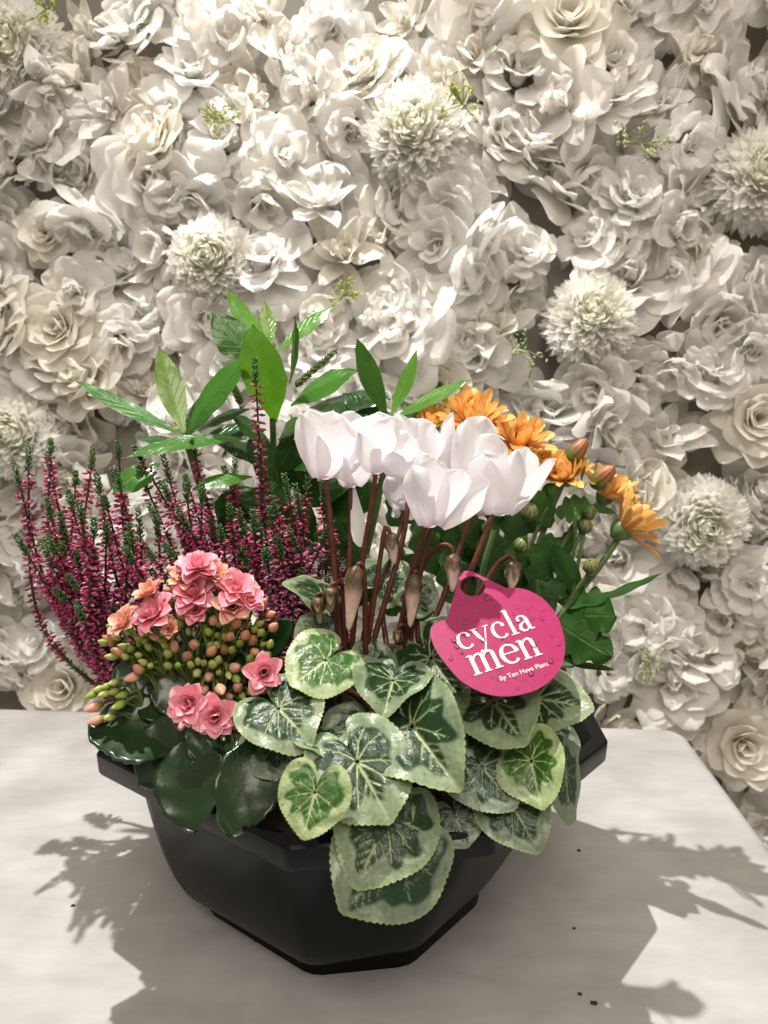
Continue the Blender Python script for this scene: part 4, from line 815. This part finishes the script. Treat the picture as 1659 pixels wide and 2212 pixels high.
def cbud(cap, tip, Y, stem, s=1.0, dark=False):
    A, B = U(*cap, Y), U(*tip, Y - .004); L = np.linalg.norm(B - A); ms = Mesher()
    zs = np.array([0, .06, .14, .24, .34, .45, .6, .78, .93, 1.0]); rs = np.array([.0012, .0030, .0041, .0044, .0040, .0034, .0029, .0023, .0015, .0003]) * s
    V, F = lathe(np.column_stack([rs, zs * L]), 14, .10, 4); g = 2.2 * V[:, 2] / L
    V = np.stack([V[:, 0] * np.cos(g) - V[:, 1] * np.sin(g), V[:, 0] * np.sin(g) + V[:, 1] * np.cos(g), V[:, 2]], 1)
    t = (V[:, 2] / L)[:, None]; capc, gr_, pal = np.array([.075, .030, .016]), np.array([.10, .075, .030]), np.array([.62, .40, .36]); tipc = np.array([.66, .53, .40])
    if dark: pal, tipc = np.array([.09, .05, .03]), np.array([.22, .18, .10])
    C = capc + (gr_ - capc) * sm(.05, .28, t); C = C + (pal - C) * sm(.30, .40, t); C = C + (tipc - C) * sm(.5, .9, t)
    ms.add(V @ frame(np.cross(B - A, [.3, .5, .1]), B - A).T + A, F, C)
    # sepals
    fr = frame(np.cross(B - A, [.3, .5, .1]), B - A)
    o = obj('bud', ms.mesh('cyclamen_bud', M['cyclamen_bud'], YB), cyc); se = Mesher()
    for k in range(5):
        az = k * 1.257; r_ = np.array([math.cos(az), math.sin(az), 0]); V, F, _, _ = blade(.0085 * s, .0042 * s, P_POINT, nu=6, nv=5, cup=.6); y3 = np.array([0, 0, 1.]) + r_ * .12
        V = V @ frame(y3, r_).T + r_ * .0031 * s + np.array([0, 0, .0012]); se.add(V @ fr.T + A, F, np.array([.12, .10, .035]) * (.8 + .1 * k))
    obj('sepals', se.mesh('sepals', M['cyclamen_bud'], YB), o); cstem(stem, .00135 * s ** .5, o, 'stem')
cbud((771, 1222), (753, 1362), .362, [(771, 1224, .362), (777, 1218, .3625), (784, 1228, .364), (788, 1270, .367), (790, 1410, .372)], 1.15)
cbud((895, 1240), (886, 1355), .364, [(895, 1243, .364), (898, 1234, .364), (901, 1244, .366), (896, 1290, .37), (870, 1405, .373)], 1.0)
cbud((980, 1196), (977, 1279), .368, [(980, 1199, .368), (974, 1182, .369), (957, 1177, .371), (935, 1192, .373), (908, 1240, .376), (885, 1400, .374)], .95)
cbud((843, 1150), (852, 1220), .385, [(843, 1153, .385), (838, 1142, .386), (830, 1150, .386), (818, 1230, .382), (793, 1400, .376)], .95)
cbud((1112, 1212), (1104, 1275), .372, [(1112, 1215, .372), (1106, 1203, .373), (1090, 1207, .375), (1060, 1240, .377), (960, 1405, .374)], 1.0)
cbud((714, 1268), (714, 1324), .366, [(714, 1270, .366), (722, 1260, .367), (738, 1262, .37), (742, 1300, .373), (745, 1405, .374)], 1.0, True)
cbud((684, 1290), (692, 1348), .366, [(684, 1293, .366), (688, 1283, .366), (698, 1290, .368), (720, 1330, .372), (745, 1410, .374)], .8, True)
cbud((860, 1360), (858, 1388), .364, [(860, 1362, .364), (866, 1350, .364), (876, 1358, .367), (872, 1410, .372)], .6, True)

# ------------------------------------------------------------------ kalanchoe
KB = np.array([-.100, .372, .098])
kal = thing('kalanchoe', KB, 'pink double-flowered kalanchoe with fleshy dark leaves at left front', 'plant')
KLF = [ # base, tip, width px, facing, bend
 ((400, 1600, .352), (196, 1565, .352), 170, (-.2, -.5, .85), -.35), ((415, 1590, .345), (420, 1795, .318), 165, (-.25, -.85, .5), -.45), ((575, 1590, .338), (500, 1805, .312), 150, (.1, -.9, .45), -.35), ((430, 1560, .352), (300, 1690, .340), 150, (-.1, -.7, .7), -.4),
 ((560, 1560, .348), (585, 1650, .335), 130, (.1, -.8, .6), -.3), ((440, 1520, .365), (330, 1450, .37), 130, (0, -.8, .6), -.3), ((450, 1500, .365), (520, 1400, .37), 120, (0, -.9, .4), -.3), ((420, 1500, .37), (290, 1530, .36), 120, (-.2, -.7, .7), -.3), ((520, 1500, .362), (600, 1490, .355), 110, (.1, -.8, .6), -.3),
 ((440, 1470, .375), (400, 1380, .385), 130, (0, -.9, .4), -.2), ((560, 1420, .38), (630, 1340, .375), 64, (-.1, -.9, .4), -.2), ((480, 1560, .345), (430, 1650, .335), 120, (0, -.8, .6), -.4), ((350, 1500, .37), (250, 1440, .375), 100, (0, -.8, .5), -.3), ((330, 1440, .375), (290, 1395, .372), 36, (.2, -.9, .4), .2), ((520, 1450, .375), (560, 1380, .38), 110, (0, -.9, .3), -.2)]
for i, (b_, t_, wpx, nh, bend) in enumerate(KLF):
    B, Tp = U(*b_), U(*t_); V, F, uv = set_blade(B, Tp, nh, wpx * mpp(.5 * (B + Tp)), P_OVATE, nu=30, nv=17, bend=bend, cup=.30, fold=.05, ruffle=.022, rk=3.2, ph=i * 2.1, jag=.035, seed=i)
    lf = obj('leaf', mesh('kalanchoe_leaf', V - KB, F, M['kal_leaf'], uv), kal)
    md = lf.modifiers.new('thickness', 'SOLIDIFY'); md.thickness = .0014; md.offset = -1
    if i < 5: droplets(V, F, 12, KB, lf, 800 + i, .0003, .0007)
def kpet(seed, L, w, bend, mat):
    rr = np.random.default_rng(seed); V, F, uv, _ = blade(L, w, P_POINT, nu=9, nv=7, bend=bend, bend2=-.5, cup=.35, fold=.15, ruffle=.03, ph=seed); return mesh('kalanchoe_petal', V, F, M[mat], uv)
KP = [[kpet(1, .0112, .0094, -.1, 'kal_petal'), kpet(2, .0096, .0082, .1, 'kal_petal'), kpet(3, .0074, .0064, .5, 'kal_petal')], [kpet(4, .0108, .0084, -.1, 'kal_petal_peach'), kpet(5, .0090, .006, .2, 'kal_petal_peach'), kpet(6, .0066, .005, .6, 'kal_petal_peach')]]
KCORE = (lambda VF: mesh('flower_tube', VF[0], VF[1], M['kal_stem']))(lathe([(.0008, -.006), (.0018, -.003), (.0020, 0), (.0008, .001)], 10))
kdep = lambda y: .352 + (1560 - y) / 350 * .030
def kal_flower(x, y, ax, s, pal, openn, seed):
    rr = np.random.default_rng(seed); P = U(x, y, kdep(y) - .016); o = obj('flower', KCORE, kal); o.matrix_basis = mat4(at_frame(ax), P - KB, s * .97)
    for (n, phi, j) in ((5, 80 * openn, 0), (5, 62 * openn, 0), (5, 44 * openn, 1), (4, 22 * openn, 2)):
        a0 = rr.random() * 6
        for k in range(n):
            az = a0 + k * 6.283 / n + rr.normal(0, .1); p = math.radians(phi + rr.normal(0, 6)); r_ = np.array([math.cos(az), math.sin(az), 0]); a = np.array([0, 0, 1.])
            yy = r_ * math.sin(p) + a * math.cos(p); zz = a * math.sin(p) - r_ * math.cos(p); q = obj('petal', KP[pal][j], o); q.matrix_basis = mat4(np.stack([np.cross(yy, zz), yy, zz], 1), r_ * .0012, rr.uniform(.9, 1.1))
    return P
kpts = []
for i, (x, y, ax, s, pal, on) in enumerate([(335, 1330, (-.4, -.6, .7), 1.12, 0, 1), (421, 1284, (-.1, -.65, .75), 1.08, 0, 1), (430, 1228, (0, -.4, .9), 1.05, 0, 1), (405, 1252, (-.1, -.5, .85), .85, 1, .8), (508, 1276, (.3, -.5, .8), 1.05, 0, 1), (502, 1312, (.2, -.85, .5), .95, 1, .75), (272, 1348, (-.5, -.6, .6), .85, 1, .85), (326, 1285, (-.4, -.3, .85), .85, 1, .8),
                                            (412, 1520, (-.15, -.9, .35), 1.0, 0, .85), (466, 1544, (.1, -.95, .2), 1.0, 0, .85), (570, 1453, (.15, -.9, .4), .95, 0, .85), (425, 1320, (0, -.8, .5), .7, 0, .8), (370, 1360, (0, -.8, .4), .6, 1, .5), (465, 1250, (.2, -.5, .85), .8, 1, .6), (535, 1300, (.5, -.5, .7), .8, 0, .9)]):
    kpts.append(kal_flower(x, y, ax, s, pal, on, 40 + i))
def kbud(c0, c1):
    V, F = lathe([(.0007, -.0040), (.0015, -.0032), (.0022, -.0016), (.0028, .0004), (.0027, .0022), (.0019, .0044), (.0009, .0062), (.0002, .0070)], 12, .07, 4)
    t = sm(-.003, .0035, V[:, 2])[:, None]; return mesh('kalanchoe_bud', V, F, M['kal_bud'], col=np.array(c0) * (1 - t) + np.array(c1) * t)
KBM = [kbud((.13, .18, .035), (.66, .30, .20)), kbud((.17, .25, .04), (.46, .50, .16)), kbud((.14, .24, .035), (.32, .42, .09)), kbud((.22, .26, .06), (.70, .36, .27))]
PE = [(275, 565), (520, 540), (655, 420), (705, 440), (820, 450), (910, 535), (990, 535), (1030, 560), (720, 580), (805, 620), (680, 645), (880, 610), (930, 705), (795, 750), (950, 810), (905, 860), (930, 1005), (905, 1145), (650, 1010), (1040, 950), (775, 820), (855, 815), (1090, 825), (190, 910), (205, 980), (600, 500), (320, 620), (1120, 420), (1140, 490), (840, 190), (610, 180), (575, 290), (1020, 370), (1075, 360), (940, 470), (1005, 340), (630, 250)]
GRN = [(400, 520), (345, 590), (375, 600), (280, 645), (430, 540), (570, 590), (590, 240), (690, 515), (770, 490), (825, 360), (755, 440), (1005, 480), (1060, 470), (1075, 515), (1085, 580), (1000, 430), (1040, 500), (740, 675), (735, 730), (850, 730), (820, 690), (845, 670), (920, 610), (890, 540), (635, 970), (705, 1035), (1000, 1010), (945, 1070), (875, 1080), (805, 1120), (215, 815), (180, 840), (335, 850), (320, 900), (270, 970), (290, 780), (1020, 830), (975, 850), (1040, 860), (1110, 640), (970, 1025), (290, 830), (300, 540), (450, 560), (640, 470), (860, 430), (960, 575), (700, 690), (770, 680), (900, 740), (940, 760), (990, 890), (1050, 890), (240, 840), (250, 800), (560, 560), (480, 530)]
rk = np.random.default_rng(31)
while len(GRN) < 84:
    a, c = rk.uniform(150, 1180), rk.uniform(330, 760)
    if ((a - 690) / 480) ** 2 + ((c - 560) / 260) ** 2 < 1 and min((a - g[0]) ** 2 + (c - g[1]) ** 2 for g in PE + GRN) > 34 ** 2: (GRN if rk.random() < .7 else PE).append((a, c))
stems = {}
for i, (zx, zy) in enumerate(PE + GRN):
    x, y = 133 + .4 * zx, 1161 + .4 * zy; P = U(x, y, kdep(y) - .006 + R.normal(0, .002)); pe = i < len(PE)
    ax = N(np.array([(x - 420) / 260, -.75, .55 if y < 1450 else .05]) + R.normal(0, .18, 3)); o = obj('bud', KBM[int(R.choice([0, 3])) if pe else int(R.choice([1, 2]))], kal)
    o.matrix_basis = mat4(at_frame(ax), P - KB, R.uniform(.75, 1.1) * (.95 if pe else .74)); stems.setdefault((int(x // 90), int(y // 90)), []).append((P - ax * .004 * .8, ax))
for P in kpts: stems.setdefault((99, int(P[0] * 20)), []).append((P, np.array([0, -.6, .7])))
for key, L_ in stems.items():
    node = np.mean([p for p, _ in L_], 0); node = node + (KB + np.array([0, .01, .02]) - node) * .30; ms = Mesher()
    for p, ax in L_:
        V, F = tube([p, p - ax * .006, node], [.0007, .0009], 8, 5); ms.add(V, F)
    V, F = tube([node, .5 * (node + KB) + np.array([0, .006, .004]), KB + np.array([0, .006, 0])], [.0012, .0018], 10, 6); ms.add(V, F); obj('flower_stem', ms.mesh('kalanchoe_stem', M['kal_stem'], KB), kal)

# ------------------------------------------------------------------ plant tag
TC = U(1076, 1388, .3325); TN = N((-.02, -math.cos(math.radians(50)), math.sin(math.radians(50))))
def onp(x, y, lift=0.0):
    r = ray(x, y); return CAM + r * (((TC + TN * lift - CAM) @ TN) / (r @ TN))
tx_ = N(onp(1150, 1365) - onp(1000, 1411)); ty_ = np.cross(TN, tx_)
def loc2(p): d = p - TC; return np.array([d @ tx_, d @ ty_])
zz5 = lambda L_: [(730 + .4 * a, 1161 + .4 * c) for a, c in L_]
OUT = zz5([(590, 440), (655, 212), (668, 192), (690, 180), (735, 188), (765, 203), (908, 272), (960, 272), (1020, 283), (1080, 312), (1130, 352), (1175, 410), (1205, 475), (1222, 545), (1226, 610), (1215, 668), (1185, 730), (1140, 778), (1080, 818), (1010, 842), (940, 855), (870, 856), (800, 843), (730, 815), (660, 770), (600, 705), (550, 640), (518, 585), (500, 530), (499, 500), (510, 475), (535, 458)])
Po = np.array([loc2(onp(*p)) for p in OUT]); nP = len(Po)
Pd = spline(np.vstack([Po[6:], Po[:1]]), 120); Pd = np.vstack([Pd, spline(Po[0:7], 36)[1:-1]])
hc = loc2(onp(730 + .4 * 727, 1161 + .4 * 262)); hr = .0062
Hh = np.array([hc + hr * np.array([math.cos(a), math.sin(a)]) for a in np.linspace(0, 6.283, 33)[:-1]])
b = bmesh.new()
for ring in (Pd, Hh):
    vs_ = [b.verts.new((p[0], p[1], 0)) for p in ring]
    for i in range(len(vs_)): b.edges.new((vs_[i], vs_[(i + 1) % len(vs_)]))
bmesh.ops.triangle_fill(b, edges=b.edges[:], use_beauty=True); bmesh.ops.recalc_face_normals(b, faces=b.faces)
if b.faces[:] and sum(f_.normal.z for f_ in b.faces) < 0: bmesh.ops.reverse_faces(b, faces=b.faces)
me = bpy.data.meshes.new('plant_tag'); b.to_mesh(me); b.free(); me.materials.append(M['tag'])
tagm = np.stack([tx_, ty_, TN], 1)
tg = thing('plant_tag', TC, 'round pink cardboard plant tag reading cycla men, hung among the cyclamen', 'tag'); tg.matrix_world = mat4(tagm, TC)
card = obj('card', me, tg); md = card.modifiers.new('thickness', 'SOLIDIFY'); md.thickness = .0006; md.offset = -1
def ribbon(ms, pts_, z):
    p = np.array([q[:2] for q in pts_], float); w = np.array([q[2] for q in pts_], float); t = np.gradient(p, axis=0); t /= np.linalg.norm(t, axis=1)[:, None] + 1e-9; n = np.stack([-t[:, 1], t[:, 0]], 1)
    A, B = p + n * w[:, None], p - n * w[:, None]; V = np.stack([A, B], 1).reshape(-1, 2); ms.append((V, grid_faces(len(p), 2), z))
def arc(cx, cy, rx, ry, a0, a1, wf, n=28):
    return [(cx + rx * math.cos(math.radians(a)), cy + ry * math.sin(math.radians(a)), wf(a)) for a in np.linspace(a0, a1, n)]
def disc(ms, cx, cy, r, z):
    g = np.linspace(0, 2 * math.pi, 17); ribbon(ms, [(cx + r * math.cos(a) * .5, cy + r * math.sin(a) * .5, r * .5) for a in g], z)
K1, K0 = .095, .034
wfc = lambda a: K0 + (K1 - K0) * abs(math.cos(math.radians(a))) ** 1.5
def bar(ms, x0, x1, y, h, z): ribbon(ms, [(x0, y, h), ((x0 + x1) / 2, y, h), (x1, y, h)], z)
def vst(ms, x, y0, y1, w, z): ribbon(ms, [(x, y0, w), (x, (y0 + y1) / 2, w), (x, y1, w)], z)
def g_c(ms):
    ribbon(ms, arc(.46, .5, .37, .47, 48, 318, lambda a: wfc(a) if a > 90 else K0 + .01), 0); disc(ms, .70, .76, .10, 1); return .86
def g_y(ms):
    ribbon(ms, [(.13, .98, .09), (.30, .55, .095), (.50, .06, .06)], 0); ribbon(ms, [(.86, .98, K0), (.66, .45, K0), (.46, -.06, K0 + .005), (.33, -.34, K0 + .01), (.18, -.42, .04)], 1); disc(ms, .14, -.37, .085, 2); bar(ms, -.04, .36, .985, .026, 3); bar(ms, .70, 1.0, .985, .026, 3); return 1.0
def g_l(ms):
    vst(ms, .24, .02, 1.55, K1, 0); bar(ms, .02, .46, .022, .026, 1); ribbon(ms, [(.02, 1.50, .02), (.12, 1.52, .03), (.24, 1.56, .03)], 2); return .48
def g_a(ms):
    ribbon(ms, [(.14, .76, .05), (.20, .90, .045), (.36, .965, .035), (.52, .90, .06), (.60, .72, K1), (.60, .40, K1), (.61, .16, K1 - .005), (.68, .05, .05), (.84, .07, .025)], 0); disc(ms, .17, .74, .095, 1)
    ribbon(ms, [(.58, .60, K0), (.38, .54, .04), (.18, .40, .075), (.12, .22, .09), (.22, .06, .065), (.38, .03, .04), (.56, .16, K0)], 2); return .88
def legs(ms, n):
    z = 0; xs = [.20 + .50 * i for i in range(n)]
    for i, x in enumerate(xs):
        vst(ms, x, .02, .80 if i else .97, K1 - .005, z); bar(ms, x - .19, x + .19, .022, .026, z + 1)
        if i: ribbon(ms, [(xs[i - 1] + .06, .74, K0 - .005), (xs[i - 1] + .20, .93, K0 + .01), (x - .12, .965, .055), (x - .015, .86, .085), (x, .74, K1 - .005)], z + 2)
        z += 3
    ribbon(ms, [(.0, .95, .022), (.10, .965, .026), (.20, .985, .026)], z); return xs[-1] + .24
def g_e(ms):
    ribbon(ms, arc(.46, .5, .37, .47, 4, 318, wfc, 36), 0); bar(ms, .12, .84, .54, .028, 1); return .90
def word(glyphs, origin, h, name):
    ms = []; x = 0; V_, F_ = [], []; n = 0
    for g in glyphs:
        s = []; adv = g(s) if callable(g) else legs(s, g)
        for (V, F, z) in s:
            V_.append(np.column_stack([(V[:, 0] + x) * h + origin[0], V[:, 1] * h + origin[1], np.full(len(V), .00025 + z * .00003)])); F_.append(F + n); n += len(V)
        x += adv + .03
    o = obj('lettering', mesh(name, np.concatenate(V_), np.concatenate(F_), M['print'], smooth=False), tg)
    return o
o1 = loc2(onp(*zz5([(662, 612)])[0])); e1 = loc2(onp(*zz5([(1072, 492)])[0])); w1 = e1[0] - o1[0]
h1 = w1 / (.86 + 1.0 + .86 + .48 + .88 + .12); word([g_c, g_y, g_c, g_l, g_a], (o1[0], (o1[1] + e1[1]) / 2), h1, 'print_cycla')
o2 = loc2(onp(*zz5([(735, 745)])[0])); e2 = loc2(onp(*zz5([(1112, 632)])[0])); w2 = e2[0] - o2[0]
h2 = w2 / (1.44 + .90 + .94 + .06); word([3, g_e, 2], (o2[0], (o2[1] + e2[1]) / 2), h2, 'print_men')
o3 = loc2(onp(*zz5([(875, 776)])[0])); e3 = loc2(onp(*zz5([(1137, 692)])[0]))
cu = bpy.data.curves.new('print_small', 'FONT'); cu.body = 'By Ten Have Plant'; cu.size = 1.0
ot = bpy.data.objects.new('tmp_text', cu); COL.objects.link(ot); bpy.context.view_layer.update()
dg = bpy.context.evaluated_depsgraph_get(); me = bpy.data.meshes.new_from_object(ot.evaluated_get(dg)); bpy.data.objects.remove(ot)
me.name = 'print_small'; co = np.zeros(len(me.vertices) * 3); me.vertices.foreach_get('co', co); co = co.reshape(-1, 3)
sc_ = np.linalg.norm(e3 - o3) / (co[:, 0].max() - co[:, 0].min()); an = math.atan2(*(e3 - o3)[::-1])
q = co[:, :2] * sc_; co = np.column_stack([q[:, 0] * math.cos(an) - q[:, 1] * math.sin(an) + o3[0], q[:, 0] * math.sin(an) + q[:, 1] * math.cos(an) + o3[1], np.full(len(q), .00025)])
me.vertices.foreach_set('co', co.ravel()); me.materials.clear(); me.materials.append(M['print']); me.update(); obj('small_lettering', me, tg)
# water beads on the card
ms = Mesher(); iv, jf = ico(); kk = 0
while kk < 85:
    p = R.uniform(-.034, .034, 2)
    if np.linalg.norm(p * np.array([1, 1])) > .0305 or np.linalg.norm(p - hc) < .009: continue
    r = .00035 + .0011 * R.random() ** 4; ms.add(iv * np.array([r, r * R.uniform(1, 1.3), r * .45]) + np.array([p[0], p[1], .0003]), jf); kk += 1
obj('droplets', ms.mesh('droplets', M['water']), tg, 'stuff')

# ------------------------------------------------------------------ crumbs of soil on the table
for i, (x, y, r, lab) in enumerate([(552, 2033, .0008, 'tiny dark crumb on the table in front of the bowl, left of centre'), (1240, 2006, .0008, 'tiny dark crumb in the shadow right of the bowl'), (1253, 2148, .0009, 'dark crumb at the front edge of the shadow'), (1283, 2168, .0012, 'largest dark crumb at the lower right shadow edge'), (158, 1957, .0009, 'dark crumb in the left heather shadow'), (1250, 1838, .001, 'pale brown plant scrap on the shadowed table')]):
    iv, jf = ico(); V = iv * r * np.array([1.3, 1, .6]) * (1 + R.normal(0, .15, (len(iv), 1))); ry = ray(x, y); P = CAM + ry * (-CAMH / ry[2])
    o = obj('soil_crumb', mesh('soil_crumb', V + np.array([0, 0, r * .5]), jf, M['crumb'])); o.location = tuple(P); tag(o, lab, 'crumb', 'crumbs on the table')
